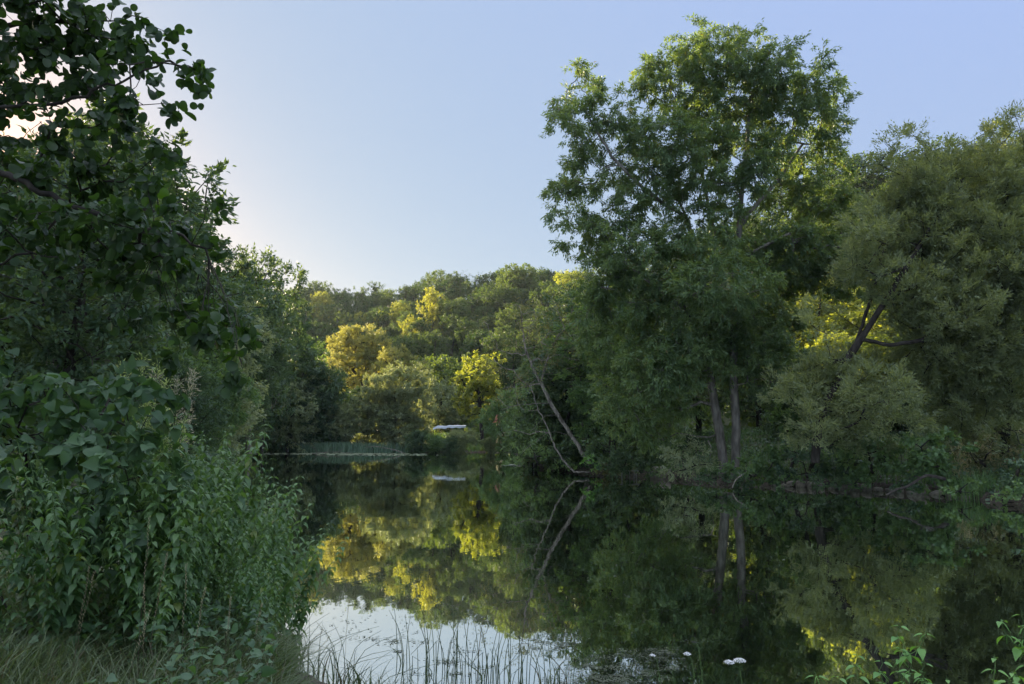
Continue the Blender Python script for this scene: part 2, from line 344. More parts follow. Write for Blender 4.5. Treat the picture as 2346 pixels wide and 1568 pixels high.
def bend(pts, n=5, j=0.0, rg=rng):
    """smooth polyline through pts"""
    pts = np.asarray(pts, float); o = []
    for i in range(len(pts) - 1):
        p0 = pts[max(i - 1, 0)]; p1 = pts[i]; p2 = pts[i + 1]; p3 = pts[min(i + 2, len(pts) - 1)]
        for t in np.linspace(0, 1, n, endpoint=False):
            o.append(.5 * ((2 * p1) + (-p0 + p2) * t + (2 * p0 - 5 * p1 + 4 * p2 - p3) * t * t + (-p0 + 3 * p1 - 3 * p2 + p3) * t ** 3))
    o.append(pts[-1]); o = np.array(o)
    if j: o[1:-1] += rg.normal(0, j, (len(o) - 2, 3))
    return o
def skeleton(limbs, tips, step, rg, trunk_r, twig_r, up=.35, power=.46):
    """limbs: polylines (first from the ground, the others start at their nearest node); every tip is joined to the nearest wood"""
    pos = []; par = []
    for li, l in enumerate(limbs):
        l = np.asarray(l, float)
        if li == 0 or len(pos) == 0: p = -1
        else:
            dd = np.linalg.norm(np.array(pos) - l[0], axis=1); p = int(dd.argmin())
            if dd[p] > step * 3: p = -1
        for k, q in enumerate(l): pos.append(q); par.append(p); p = len(pos) - 1
    cap = len(pos) + len(tips) * 10 + 10
    A = np.zeros((cap, 3)); A[:len(pos)] = pos; n = len(pos)
    tips = tips[np.argsort([np.linalg.norm(A[:n] - t, axis=1).min() for t in tips])] if len(tips) else tips
    isroot_z = A[:n, 2].min(); ends = []
    lockz = np.percentile(A[:n, 2], 25) if n > 4 else -1e9
    for t in tips:
        df = A[:n] - t; dist = np.linalg.norm(df, axis=1)
        cost = dist + .5 * np.maximum(0, df[:, 2]) * 1.5 + np.where(A[:n, 2] < lockz, 1.5, 0)
        k = int(cost.argmin()); L_ = dist[k]; m_ = max(1, min(8, int(round(L_ / step))))
        prev = k
        for s_ in range(1, m_ + 1):
            f_ = s_ / m_; q = A[k] * (1 - f_) + t * f_
            q = q + np.array([0, 0, -up * L_ * f_ * (1 - f_)]) * (1 if t[2] > A[k][2] else -1) + (rg.normal(0, .07 * L_ / m_ + .004, 3) if s_ < m_ else 0)
            A[n] = q; par.append(prev); prev = n; n += 1
        ends.append(prev)
    A = A[:n]; par = np.array(par); wgt = np.zeros(n); wgt[ends] = 1
    for i in range(n - 1, -1, -1):
        if wgt[i] == 0: wgt[i] = .6
        if par[i] >= 0: wgt[par[i]] += wgt[i]
    rad = twig_r * wgt ** power; k = trunk_r / rad[0]
    rad = rad * (1 + (k - 1) * np.clip(wgt / wgt[0], 0, 1) ** .35) if k > 1 else rad * np.clip(k, .3, 1)
    main = np.full(n, -1)
    for i in range(n):
        if par[i] >= 0 and (main[par[i]] < 0 or wgt[i] > wgt[main[par[i]]]): main[par[i]] = i
    e = np.where(par >= 0)[0]; pr = par[e]; D = nrm(A[e] - A[pr])
    inc = np.zeros((n, 3)); inc[e] = D
    roots = np.where(par < 0)[0]
    for r_ in roots: inc[r_] = inc[main[r_]] if main[r_] >= 0 else (0, 0, 1)
    ism = main[pr] == e
    nxt = inc.copy(); has = main >= 0; nxt[has] = nrm(inc[has] + inc[main[has]])
    D0 = np.where(ism[:, None], nxt[pr], D); R0 = np.where(ism, rad[pr], np.minimum(rad[e] * 1.25, rad[pr]))
    return A, rad, tubes(A[pr], A[e], D0, nxt[e], R0, rad[e], 6), np.array(ends)

def crown(cl, ctr, rc, nleaf, kind, Ln, Wd, rg, droop=-.1, twigs=5, upn=.6, flat=.8, jit=.12, side=.8, ntw=.6):
    """leaf sprays radiating from each clump centre; ctr: centre of the lobe each clump belongs to"""
    n = len(cl); nt_ = n * twigs
    ci = np.repeat(np.arange(n), twigs); out = nrm(cl - ctr + rg.normal(0, .05, cl.shape))[ci]
    tdir = nrm(out * .75 + rg.normal(0, .75, (nt_, 3)) * (1, 1, flat) + (0, 0, droop)); tl = rc * rg.uniform(.5, 1.25, nt_)
    m_ = n * nleaf; ti = rg.integers(0, nt_, m_); t = rg.uniform(.1, 1, m_) ** .8
    P = cl[ci[ti]] + tdir[ti] * (tl[ti] * t)[:, None] + rg.normal(0, rc * jit, (m_, 3)) + np.array([0, 0, 1.]) * (droop * rc * .6 * t * t)[:, None]
    D = nrm(tdir[ti] * .8 + rg.normal(0, side * .6, (m_, 3)) + (0, 0, droop * 1.6))
    Nn = nrm(out[ti] * .55 + rg.normal(0, ntw, (m_, 3)) + (0, 0, upn)); Nn = nrm(Nn - D * (Nn * D).sum(-1, keepdims=True))
    return leaves(kind, P, D, Nn, Ln * rg.uniform(.65, 1.25, m_), Wd * rg.uniform(.7, 1.2, m_), rg=rg)
def in_lobes(lobes, spacing, rg, shell=.35, cnt=1.0):
    """clump centres spread through ellipsoid lobes given as (centre, radii)"""
    P, Cc = [], []
    for c, r in lobes:
        n = max(2, int(cnt * 4.19 * r[0] * r[1] * r[2] * (1 - shell ** 3) / spacing ** 3 * .74))
        d = nrm(rg.normal(0, 1, (n, 3))); q = (rg.uniform(shell ** 3, 1, n) ** (1 / 3))[:, None]
        P.append(np.asarray(c) + d * q * np.asarray(r)); Cc.append(np.tile(np.asarray(c, float) - (0, 0, r[2] * .3), (n, 1)))
    return np.concatenate(P), np.concatenate(Cc)
def px_lobes(L_, Y, rg, dj=.5, depth=1.0):
    o = []
    for l in L_:
        u, v, ru, rv = l[:4]; y = Y + (l[4] if len(l) > 4 else rg.normal(0, dj)); k = y / F
        o.append((at(u, v, y), (ru * k, min(ru, rv) * k * depth * 1.1 + .1, rv * k)))
    return o

class Tree:
    """one tree: an Empty at its foot, child 'trunk' (all the wood) and child 'crown' (all the leaves)"""
    def __init__(s, name, foot, label=None, cat='tree', group=None, seed=1):
        s.root = empty(name, foot); s.foot = np.asarray(foot, float); s.rg = np.random.default_rng(seed)
        if label: tag(s.root, label, cat, group)
    def grow(s, limbs, lobes, spacing, leaf, mats, trunk_r, twig_r=.012, step=.5, shell=.35, cnt=1., nleaf=80, rc=None, up=.35, wood_name='trunk', extra=None, power=.46, **kw):
        rg = s.rg; cl, cc = in_lobes(lobes, spacing, rg, shell, cnt)
        A, rad, (V, Fs), ends = skeleton(limbs, cl, step, rg, trunk_r, twig_r, up, power)
        kind, Ln, Wd = leaf
        Vc, Fc, Rc = crown(cl, cc, rc or spacing * .8, nleaf, kind, Ln, Wd, rg, **kw)
        b = Bag(); b.add(V - s.foot, Fs); s.wood = b.build(wood_name, mats[0], s.root, True)
        c = Bag(); c.add(Vc - s.foot, Fc, Rc)
        if extra:
            for x in extra: c.add(x[0] - s.foot, x[1], x[2])
        s.leaf = c.build('crown', mats[1], s.root); s.ncl = len(cl)
        return s
def round_lobes(H, W, rg, n=9, low=.25, top=.25):
    """lobes of a free-standing crown of height H and width W above the origin"""
    o = []
    for i in range(n):
        z = H * (low + (1 - low) * (i + .5) / n); prof = math.sin(math.pi * min(1, .12 + .88 * (1 - (z / H - low) / (1 - low)) ** .8)) ** .6 if z < H * .95 else .3
        a = i * 2.4 + rg.uniform(-.5, .5); rr = W * .5 * prof * rg.uniform(.35, .7)
        r = W * .5 * rg.uniform(.38, .58) * (.75 + .25 * prof); zz = min(z, H - r * .8)
        o.append((np.array([math.cos(a) * rr, math.sin(a) * rr, zz]), (r, r, r * rg.uniform(.7, .95))))
    return o
def generic(name, H, W, mats, seed, leaf=('blade', .30, .14), spacing=.9, n=10, low=.2, nleaf=60, trunk_r=.2, lobes=None, **kw):
    rg = np.random.default_rng(seed); t = Tree(name, (0, 0, 0), seed=seed)
    lb = lobes or round_lobes(H, W, rg, n, low)
    trunk = bend([(0, 0, -.4), (rg.normal(0, .1), rg.normal(0, .1), H * .2), (rg.normal(0, .3), rg.normal(0, .3), H * .5), (rg.normal(0, .4), rg.normal(0, .4), H * .78)], 4)
    return t.grow([trunk], lb, spacing, leaf, mats, trunk_r, twig_r=.02, step=.9, nleaf=nleaf, **kw).root
used = set()
def place(proto, u=None, Y=None, top=None, H=None, xy=None, label=None, cat='tree', group=None, rz=None, name=None, wscale=1.0, z=None, h=None):
    """put proto (of height H) so that its top shows at (u, top) from distance Y, or at xy with height h"""
    if xy is None: a = at(u, 1001, Y); xy = (a[0], a[1])
    gz = float(ground_z(xy[0], xy[1])) if z is None else z
    gz = max(gz, -.05)
    if h is None: h = at(u, top, Y)[2] - gz
    s = h / H
    if proto not in used: used.add(proto); o = proto
    else: o = copy_thing(proto)
    if name: o.name = name
    o.location = (xy[0], xy[1], gz - .05); o.rotation_euler = (0, 0, rng.uniform(0, 6.28) if rz is None else rz); o.scale = (s * wscale, s * wscale, s)
    tag(o, label, cat, group)
    return o

# ------------------------------------------------------------------ trees of the wooded hill
hv = []
for k in range(6):
    H_ = 11.; W_ = [9, 10, 8, 11, 9, 7.5][k]
    hv.append(generic('woodland_tree', H_, W_, (M['darkbark'], M['hillwood']), 40 + k, ('blade', .42, .24), 1.15, [8, 9, 9, 8, 7, 10][k], [.28, .3, .25, .35, .3, .2][k], 44, .22, droop=-.05, jit=.16))
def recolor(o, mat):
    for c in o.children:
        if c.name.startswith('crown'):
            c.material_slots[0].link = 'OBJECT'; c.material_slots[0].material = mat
def project(p):
    d = np.asarray(p) - (0, 0, CAMZ); cp, sp = math.cos(PITCH), math.sin(PITCH)
    f = d[1] * cp + d[2] * sp; up = -d[1] * sp + d[2] * cp
    return 1173 + F * d[0] / f, 784 - F * up / f
hr = np.random.default_rng(11); pts = []; cells = []
cand = []
for _ in range(16000):
    s = hr.uniform(-140, 330); d = hr.uniform(80, 176)
    x = HT[0] * s - HN[0] * d; y = HT[1] * s - HN[1] * d
    if y < 50: continue
    z = float(hill_z(x, y)) if False else 0
    cand.append((x, y, s, d))
cand = np.array(cand); cz_ = hill_z(cand[:, 0], cand[:, 1])
for (x, y, s, d), z in zip(cand, cz_):
    u, v = project((x, y, z + 9))
    if not (560 < u < 2420) or (u < 1080 and d < 97): continue
    dist = math.hypot(x, y)
    if (560 < u < 1260 and y < 138) or (1780 < u < 2120 and y < 96): continue
    hid = (1380 < u < 1880 and v > 560)
    sp = 6.3 if u < 1380 else (15 if hid else 9.5)
    if d > 168 and sp < 9: sp = 7.
    if pts:
        a = np.array(pts); q = np.hypot(a[:, 0] - x, a[:, 1] - y)
        if (q < np.minimum(sp, a[:, 4])).any(): continue
    pts.append((x, y, z, d, sp))
    if len(pts) >= 292: break
for j, (x, y, z, d, sp) in enumerate(pts):
    k = j % 6; h = hr.uniform(7.5, 12.5) * (1 + .12 * (sp > 9)); 
    o = place(hv[k], H=11., xy=(x, y), z=z - .3, h=h, label='round tree ' + ('along the crest' if d > 150 else 'halfway up the slope' if d > 118 else 'at the foot') + ' of the wooded hill, ' + ('left of the tall ash' if project((x, y, z + 8))[0] < 1240 else 'behind the tall ash' if project((x, y, z + 8))[0] < 1930 else 'behind the great willow'), cat='tree', group='trees of the wood on the far hillside', rz=hr.uniform(0, 6.28), wscale=hr.uniform(.8, 1.1) * (1 + .3 * (sp > 9)))
print('hill trees', len(pts))
# undergrowth under them
ur = np.random.default_rng(12); n_ = 70000
s = ur.uniform(-120, 320, n_); d = ur.uniform(82, 174, n_)
x = HT[0] * s - HN[0] * d; y = HT[1] * s - HN[1] * d; z = hill_z(x, y)
b = Bag(); P = np.stack([x, y, z + ur.uniform(0, 3.2, n_) * (.5 + .5 * wob(x, y, .3, 2))], -1)
b.add(*leaves('blade', P, nrm(ur.normal(0, 1, (n_, 3))), nrm(ur.normal(0, .6, (n_, 3)) + (0, 0, .7)), np.full(n_, 1.2), np.full(n_, .8), rg=ur))
tag(b.build('undergrowth', M['hillwood']), 'dense undergrowth between the trunks of the hillside wood', 'undergrowth', kind='stuff')

# the trees of the hill that catch the evening sun and can be told apart
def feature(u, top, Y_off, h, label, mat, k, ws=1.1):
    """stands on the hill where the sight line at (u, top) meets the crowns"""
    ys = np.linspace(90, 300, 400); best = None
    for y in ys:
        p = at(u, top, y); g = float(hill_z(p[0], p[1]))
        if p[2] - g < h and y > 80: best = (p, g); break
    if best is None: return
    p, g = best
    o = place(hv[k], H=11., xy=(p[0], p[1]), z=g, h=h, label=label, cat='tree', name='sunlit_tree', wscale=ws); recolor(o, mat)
M['sunwood'] = leafmat('sunlit wood leaf', (.050, .068, .022), (.095, .108, .032), .5, (2.8, 2.3, .5), .2, .5, .2, None, .2)  # hill wood leaf made lighter and yellower: sunlight put into the colour
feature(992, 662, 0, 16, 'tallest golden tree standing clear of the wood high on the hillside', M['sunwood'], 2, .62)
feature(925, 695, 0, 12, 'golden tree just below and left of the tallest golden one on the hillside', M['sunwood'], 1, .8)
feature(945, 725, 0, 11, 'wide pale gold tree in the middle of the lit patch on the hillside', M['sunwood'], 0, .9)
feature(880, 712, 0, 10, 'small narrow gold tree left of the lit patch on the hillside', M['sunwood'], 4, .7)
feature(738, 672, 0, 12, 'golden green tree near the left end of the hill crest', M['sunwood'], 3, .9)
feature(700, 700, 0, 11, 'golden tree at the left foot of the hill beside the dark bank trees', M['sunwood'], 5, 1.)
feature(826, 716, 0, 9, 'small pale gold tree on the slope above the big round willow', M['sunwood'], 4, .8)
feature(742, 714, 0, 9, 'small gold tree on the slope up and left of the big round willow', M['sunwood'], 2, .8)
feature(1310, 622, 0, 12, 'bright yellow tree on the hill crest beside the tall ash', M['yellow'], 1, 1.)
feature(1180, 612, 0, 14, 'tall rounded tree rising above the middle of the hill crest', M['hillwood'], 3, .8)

# bare-topped feathery trees on the crest
fe = generic('feathery_tree', 13, 8, (M['bark'], M['hillwood']), 77, ('blade', .35, .12), 1.3, 8, .4, 22, .2, shell=.6)
for u, t_, lb in ((1055, 618, 'thin feathery tree on the hill crest, left one of two see-through crowns'), (1092, 622, 'thin feathery tree on the hill crest, right one of two see-through crowns')):
    p = at(u, t_, 205.); g = float(hill_z(p[0], p[1])); dd = -(HN @ p[:2])
    kk = (DC - 2) / dd; p = at(u, t_, 205. * kk); g = float(hill_z(p[0], p[1]))
    place(fe, H=13, xy=(p[0], p[1]), z=g - .5, h=p[2] - g, label=lb, wscale=1.1)

# ------------------------------------------------------------------ far bank
HB = 10.
bushA = generic('riverside_tree', HB, 10, (M['darkbark'], M['dark']), 61, ('blade', .30, .15), .85, 11, .05, 60, .2, droop=-.2)
bushB = generic('riverside_tree', HB, 9, (M['darkbark'], M['dark']), 62, ('blade', .28, .14), .85, 12, .08, 60, .2, droop=-.15)
tallA = generic('tall_tree', 14., 8.5, (M['darkbark'], M['dark']), 63, ('blade', .30, .14), .9, 13, .12, 60, .25, droop=-.1)
tallB = generic('tall_tree', 14., 7.5, (M['bark'], M['dark']), 64, ('blade', .30, .13), .9, 12, .2, 55, .25, droop=-.1, shell=.5)
wilA = generic('willow_bush', 8., 8.5, (M['darkbark'], M['grey_willow']), 65, ('blade', .30, .07), .75, 10, .03, 90, .2, droop=-.05, jit=.14)

# the round silver willow that glows, with its stems
D_ = 140.
wl = px_lobes([(790, 800, 40, 38), (765, 845, 34, 36), (825, 775, 42, 28), (862, 800, 34, 38), (872, 835, 32, 30), (830, 830, 36, 34), (790, 870, 38, 24), (757, 868, 20, 20), (800, 768, 24, 16), (852, 768, 26, 18), (893, 838, 22, 24), (860, 872, 26, 18)], D_, np.random.default_rng(3), 1.2)
t = Tree('willow_tree', (*at(845, 1001, D_)[:2], 1.5), 'big round pale gold willow with several bare upright stems', 'tree', seed=31)
ft = t.foot
t.grow([bend([ft, at(846, 930, D_), at(842, 880, D_), at(836, 820, D_)], 4), bend([ft, at(858, 930, D_), at(860, 870, D_), at(868, 820, D_)], 4), bend([ft, at(838, 920, D_), at(825, 870, D_), at(790, 830, D_)], 4)],
       wl, .95, ('blade', .34, .10), (M['darkbark'], M['willow']), .45, .03, 1., nleaf=90, droop=.05, upn=.5)
D_ = 130.
wl = px_lobes([(905, 828, 40, 26), (945, 840, 30, 24), (880, 850, 30, 24), (920, 860, 45, 26), (965, 855, 22, 22), (900, 812, 22, 14), (925, 806, 16, 10)], D_, np.random.default_rng(4), 1.)
t = Tree('willow_tree', (*at(915, 1001, D_)[:2], 1.5), 'orange gold willow top rising behind the big grey willow bush', 'tree', seed=32)
t.grow([bend([t.foot, at(915, 930, D_), at(915, 860, D_)], 4)], wl, .95, ('blade', .34, .11), (M['darkbark'], M['willow']), .4, .03, 1., nleaf=85, droop=.05)
D_ = 113.
wl = px_lobes([(880, 880, 45, 34), (930, 880, 45, 34), (970, 880, 24, 34), (850, 920, 36, 36), (900, 930, 45, 40), (955, 930, 38, 42), (830, 965, 26, 36), (870, 975, 30, 30), (930, 980, 36, 30), (965, 975, 28, 34), (915, 850, 30, 18), (960, 850, 16, 14), (815, 995, 30, 32), (850, 1000, 34, 32), (885, 1000, 36, 32), (920, 1000, 36, 32), (955, 1000, 32, 32), (800, 960, 24, 34), (900, 960, 50, 40), (870, 940, 40, 40)], D_, np.random.default_rng(5), 1.)
t = Tree('willow_bush', (*at(905, 1001, D_)[:2], .8), 'big grey green willow bush leaning over the far shore', 'bush', seed=33)
t.grow([bend([t.foot, at(905, 960, D_), at(905, 900, D_)], 4)], wl, .85, ('blade', .32, .09), (M['darkbark'], M['grey_willow']), .35, .03, 1., nleaf=90, droop=-.1)

# glowing yellow tree
D_ = 107.
wl = px_lobes([(1090, 830, 28, 20), (1065, 860, 20, 22), (1110, 850, 28, 26), (1075, 895, 24, 26), (1105, 890, 26, 28), (1060, 930, 16, 20), (1085, 935, 22, 22), (1130, 830, 20, 18), (1130, 900, 20, 34), (1115, 940, 20, 20), (1056, 905, 12, 14)], D_, np.random.default_rng(6), 1.)
t = Tree('yellow_tree', (*at(1105, 1001, D_)[:2], 1.8), 'bright yellow green tree glowing in the sun at the river bend', 'tree', seed=34)
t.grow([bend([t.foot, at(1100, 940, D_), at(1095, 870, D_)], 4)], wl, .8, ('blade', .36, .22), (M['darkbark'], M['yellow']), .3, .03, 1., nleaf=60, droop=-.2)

FB = [  # u, top, Y, proto, H, mat, label, width
 (775, 925, 112, wilA, 8., None, 'low grey willow bush left of the big willow bush on the far shore', .95),
 (725, 880, 112, bushA, HB, None, 'dark round tree on the far shore below the golden willow', 1.0),
 (1010, 868, 126, bushB, HB, 'grey_willow', 'pale green tree behind the white sheet roof', 1.0),
 (1040, 890, 132, wilA, 8., None, 'hazy grey green tree between the willow bush and the yellow tree', 1.1),
 (985, 905, 134, bushA, HB, 'grey_willow', 'dull green tree just behind the big willow bush', .9),
 (1130, 930, 118, bushB, HB, 'maple', 'green tree under the glowing yellow tree', 1.0),
 (660, 850, 108, bushB, HB, None, 'dark tree at the left end of the reed bed', 1.0),
 (688, 790, 112, tallA, 14., None, 'tall dark tree behind the left end of the reed bed', 1.2),
 (735, 840, 113, bushA, HB, None, 'dark tree half hidden left of the golden willow', .9),
 (960, 984, 102, bushA, HB, None, 'dark low bush at the water edge left of the white sheet roof', 1.25),
 (1000, 994, 101, bushB, HB, 'maple', 'small green bush at the water edge below the white sheet roof', 1.5),
 (1055, 985, 101, wilA, 8., None, 'rounded grey green bush on the spit below the white sheet roof', 1.35),
 (1030, 1000, 99.5, bushB, HB, 'dark', 'lowest dark bush hanging over the spit at the water edge', 1.2),
 (1172, 890, 101, bushA, HB, 'maple', 'dull green tree right beside the glowing yellow tree', .8),
 (1190, 960, 96, bushB, HB, 'maple', 'low green bush on the spit right of the meadow', 1.1),
 (1125, 1000, 104, bushB, HB, 'grey_willow', 'tiny bright bush at the foot of the meadow', 1.2),
]
for u, top, Y, pr, H_, mt, lb, ws in FB:
    o = place(pr, u, Y, top, H_, label=lb, wscale=ws, name='willow_bush' if pr is wilA else ('riverside_bush' if top > 950 else 'riverside_tree'), cat='bush' if top > 900 else 'tree')
    if mt: recolor(o, M[mt])

# left bank trees running towards the camera
LB = [
 (572, 572, 90, tallB, 14., None, 'tall airy tree topping the left bank against the bright sky', .80),
 (520, 590, 80, tallA, 14., None, 'tall dark tree left of the airy one on the left bank', .95),
 (632, 668, 112, tallB, 14., 'dark', 'dark tall crowned tree on the left bank where the hill begins', .8),
 (600, 640, 98, tallA, 14., None, 'dark tree between the airy tree and the hill edge', .62),
 (662, 720, 114, tallA, 14., 'maple', 'mid green tree rising behind the left end of the reeds', .8),
 (470, 700, 58, bushB, HB, None, 'dark broad tree leaning over the left shore', .9),
 (545, 770, 84, tallA, 14., None, 'dark tree with drooping sides at the left shore', 1.1),
 (620, 860, 112, bushB, HB, 'maple', 'mid green bush low on the left shore beside the reeds', 1.2),
 (585, 820, 106, bushA, HB, None, 'dark tree where the left bank meets the reed bed', .9),
 (430, 780, 48, bushA, HB, 'maple', 'green tree low on the left shore behind the nettles', .9),
 (500, 890, 72, bushB, HB, None, 'low dark bush touching the water on the left shore', 1.1),
 (540, 930, 92, bushB, HB, None, 'lowest dark bush at the corner of the left shore', 1.2),
 (400, 690, 46, tallB, 14., None, 'green tree on the left bank half hidden by the alder', 1.0),
 (330, 660, 38, bushB, HB, 'maple', 'light green tree seen through the alder branches', 1.0),
 (170, 640, 30, wilA, 8., 'maple', 'pale willow glimpsed through the alder leaves on the left', 1.2),
 (20, 600, 26, bushA, HB, 'maple', 'green tree at the left edge behind the alder', 1.2),
 (370, 820, 28, wilA, 8., 'dark', 'grey bush with dry twigs behind the nettles', 1.0),
]
for u, top, Y, pr, H_, mt, lb, ws in LB:
    o = place(pr, u, Y, top, H_, label=lb, wscale=ws, name='bank_tree', cat='tree' if top < 850 else 'bush')
    if mt: recolor(o, M[mt])
# left bank wood beyond the frame: it throws the evening shade over the river
lr = np.random.default_rng(21); k = 0
for Y in np.arange(16, 150, 7.5):
    for r_ in range(3):
        xs = np.interp(Y, [7.6, 13, 20, 35, 60, 82, 110, 150], [-2.2, -4.6, -8, -14, -22, -30, -62, -80]) - 5 - r_ * 8 + lr.uniform(-2, 2)
        u, v = project((xs, Y, 8))
        if u > 470: continue
        y_ = Y + lr.uniform(-2, 2); h = lr.uniform(11, 16) if Y < 80 else lr.uniform(12, 15)
        if u < 330 and r_ == 0 and Y < 30: h = 8
        cc_ = .656 * xs + .755 * Y
        if 20 < cc_ < 52 and r_ >= 1 and Y > 60: h = (0, 27 if u > 90 else 20, 31 if u > 90 else 24)[r_] + lr.uniform(-1, 1)  # back rows made taller here to shade the lower crown of the ash
        pr = (tallA, tallB)[k % 2]; k += 1
        place(pr, H=14., xy=(xs, y_), h=h, label='tree added on the unseen spur to shade the foot of the hill', group='trees of the left bank wood', wscale=lr.uniform(1., 1.25), name='bank_tree')

for c_ in np.arange(96, 172, 7.):
    for a_ in np.arange(180, 256, 8.5):
        c1_, a1_ = c_ + lr.uniform(-2.5, 2.5), a_ + lr.uniform(-3, 3); X_, Y_ = .656 * c1_ - .755 * a1_, .755 * c1_ + .656 * a1_
        z_ = float(shade_spur_z(X_, Y_))
        if z_ < 1: continue
        place(hv[int(lr.integers(6))], H=11., xy=(X_, Y_), z=z_, h=lr.uniform(10, 12.5), label='tree added on the unseen spur to shade the foot of the hill', group='trees of the left bank wood', wscale=1.15, name='bank_tree')
# ------------------------------------------------------------------ right bank
rr = np.random.default_rng(8)
RB = [  # fill behind the ash and the willow
 (1290, 800, 52, bushA, HB, None, 'dark tree behind the leaning trunk', 1.15),
 (1345, 660, 50, tallB, 14., None, 'green tree with dense crown just left of the tall ash', 1.1),
 (1400, 700, 46, tallA, 14., 'maple', 'green tree filling the gap under the left arm of the ash', 1.1),
 (1480, 760, 50, bushB, HB, None, 'dark tree behind the lower left crown of the ash', 1.3),
 (1600, 700, 52, tallA, 14., None, 'dark tree straight behind the twin ash trunks', 1.2),
 (1740, 680, 50, tallA, 14., None, 'dark tree behind the ash, right of its trunks', 1.1),
 (1262, 830, 58, tallB, 14., 'rust', 'thin brownish tree behind the leaning trunks', .9),
 (1255, 900, 56, bushB, HB, 'maple', 'green bush behind the thin leaning trunk', 1.2),
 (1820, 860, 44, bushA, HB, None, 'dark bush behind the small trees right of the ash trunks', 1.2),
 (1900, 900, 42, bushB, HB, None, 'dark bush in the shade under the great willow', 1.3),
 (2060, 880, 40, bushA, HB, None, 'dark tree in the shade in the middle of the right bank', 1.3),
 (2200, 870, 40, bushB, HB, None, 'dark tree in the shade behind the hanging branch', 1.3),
 (2340, 800, 42, tallA, 14., 'maple', 'green tree at the right edge behind the willow', 1.3),
 (2300, 930, 45, bushA, HB, 'maple', 'green bush behind the pale strip of dry grass', 1.5),
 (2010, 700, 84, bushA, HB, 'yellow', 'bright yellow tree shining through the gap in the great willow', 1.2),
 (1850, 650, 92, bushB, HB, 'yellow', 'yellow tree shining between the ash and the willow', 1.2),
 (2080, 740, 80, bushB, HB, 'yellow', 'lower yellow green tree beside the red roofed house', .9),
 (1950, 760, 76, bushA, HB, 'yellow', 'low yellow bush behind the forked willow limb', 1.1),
]
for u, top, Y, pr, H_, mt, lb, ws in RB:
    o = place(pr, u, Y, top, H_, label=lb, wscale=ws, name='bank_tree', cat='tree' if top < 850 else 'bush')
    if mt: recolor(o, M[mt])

# the tall ash
D_ = 36.; g = np.random.default_rng(9)
al = [(1660, 130, 110, 60), (1575, 105, 42, 50), (1700, 95, 52, 38), (1780, 135, 75, 48), (1855, 175, 50, 50), (1895, 240, 42, 56), (1925, 200, 16, 18), (1530, 180, 75, 60), (1650, 225, 140, 70),
      (1800, 255, 100, 70), (1480, 145, 26, 32), (1322, 150, 26, 34), (1350, 200, 40, 36), (1285, 215, 30, 34), (1400, 245, 60, 46), (1320, 290, 50, 50), (1280, 270, 18, 26), (1420, 320, 70, 50),
      (1540, 330, 120, 70), (1700, 345, 110, 60), (1850, 345, 72, 50), (1900, 290, 40, 46), (1370, 390, 80, 50), (1310, 440, 55, 40), (1265, 475, 24, 26), (1320, 520, 48, 46), (1400, 500, 70, 54),
      (1350, 565, 34, 26), (1480, 440, 80, 56), (1600, 415, 60, 40), (1760, 430, 60, 40), (1860, 440, 76, 48), (1920, 390, 36, 22), (1945, 378, 18, 12), (1500, 600, 120, 60), (1650, 650, 120, 70),
      (1800, 600, 120, 70), (1880, 520, 76, 54), (1430, 680, 90, 60), (1560, 740, 130, 70), (1720, 750, 110, 80), (1400, 780, 64, 60), (1480, 850, 90, 66), (1560, 900, 56, 50), (1440, 930, 64, 56),
      (1770, 830, 80, 60), (1395, 870, 40, 50), (1900, 620, 70, 50), (1940, 470, 40, 40), (1560, 530, 70, 34), (1790, 520, 60, 34), (1640, 320, 60, 40), (1610, 500, 50, 30), (1700, 470, 50, 30), (1450, 560, 70, 50), (1840, 560, 70, 50), (1580, 570, 70, 40), (1720, 560, 60, 40), (1950, 560, 50, 50), (1960, 640, 50, 50), (1560, 820, 110, 60), (1700, 840, 60, 60), (1520, 960, 60, 60), (1400, 620, 60, 50), (1350, 700, 40, 60), (1675, 490, 50, 36, -2.), (1700, 420, 50, 36, -2.), (1650, 560, 70, 36, -2.), (1560, 470, 50, 30, -1.5), (1740, 390, 50, 36, -2), (1610, 400, 50, 40, -2)]
L1 = bend([at(1658, 1085, D_), at(1655, 1040, D_), at(1643, 960, D_), at(1630, 880, D_ + .2), at(1618, 760, D_ + .3), at(1604, 640, D_ + .4), at(1590, 560, D_ + .3), at(1572, 500, D_), at(1545, 430, D_ - .3), at(1530, 330, D_ - .6)], 5, .008, g)
L2 = bend([at(1684, 1085, D_ - .3), at(1686, 960, D_ - .3), at(1680, 860, D_ - .3), at(1684, 700, D_ - .4), at(1686, 590, D_ - .5), at(1694, 520, D_ - .6), at(1700, 440, D_ - .6), at(1712, 330, D_ - .5), at(1716, 230, D_)], 5, .008, g)
L3 = bend([at(1604, 640, D_ + .4), at(1640, 560, D_ + .8), at(1622, 470, D_ + 1.2), at(1600, 330, D_ + 1.4), at(1600, 200, D_ + 1.4)], 5, .03, g)
L4 = bend([at(1694, 520, D_ - .6), at(1740, 460, D_ + .2), at(1790, 400, D_ + .8), at(1840, 330, D_ + 1)], 5, .03, g)
L5 = bend([at(1684, 600, D_ - .5), at(1760, 560, D_ - .9), at(1840, 520, D_ - 1.4), at(1900, 470, D_ - 1.6)], 5, .03, g)
L6 = bend([at(1572, 500, D_), at(1500, 450, D_ - .8), at(1420, 380, D_ - 1.2), at(1350, 270, D_ - 1.2), at(1325, 200, D_ - 1.2)], 5, .03, g)
L7 = bend([at(1618, 760, D_ + .3), at(1560, 700, D_ - .8), at(1480, 640, D_ - 1.6), at(1400, 570, D_ - 2)], 5, .03, g)
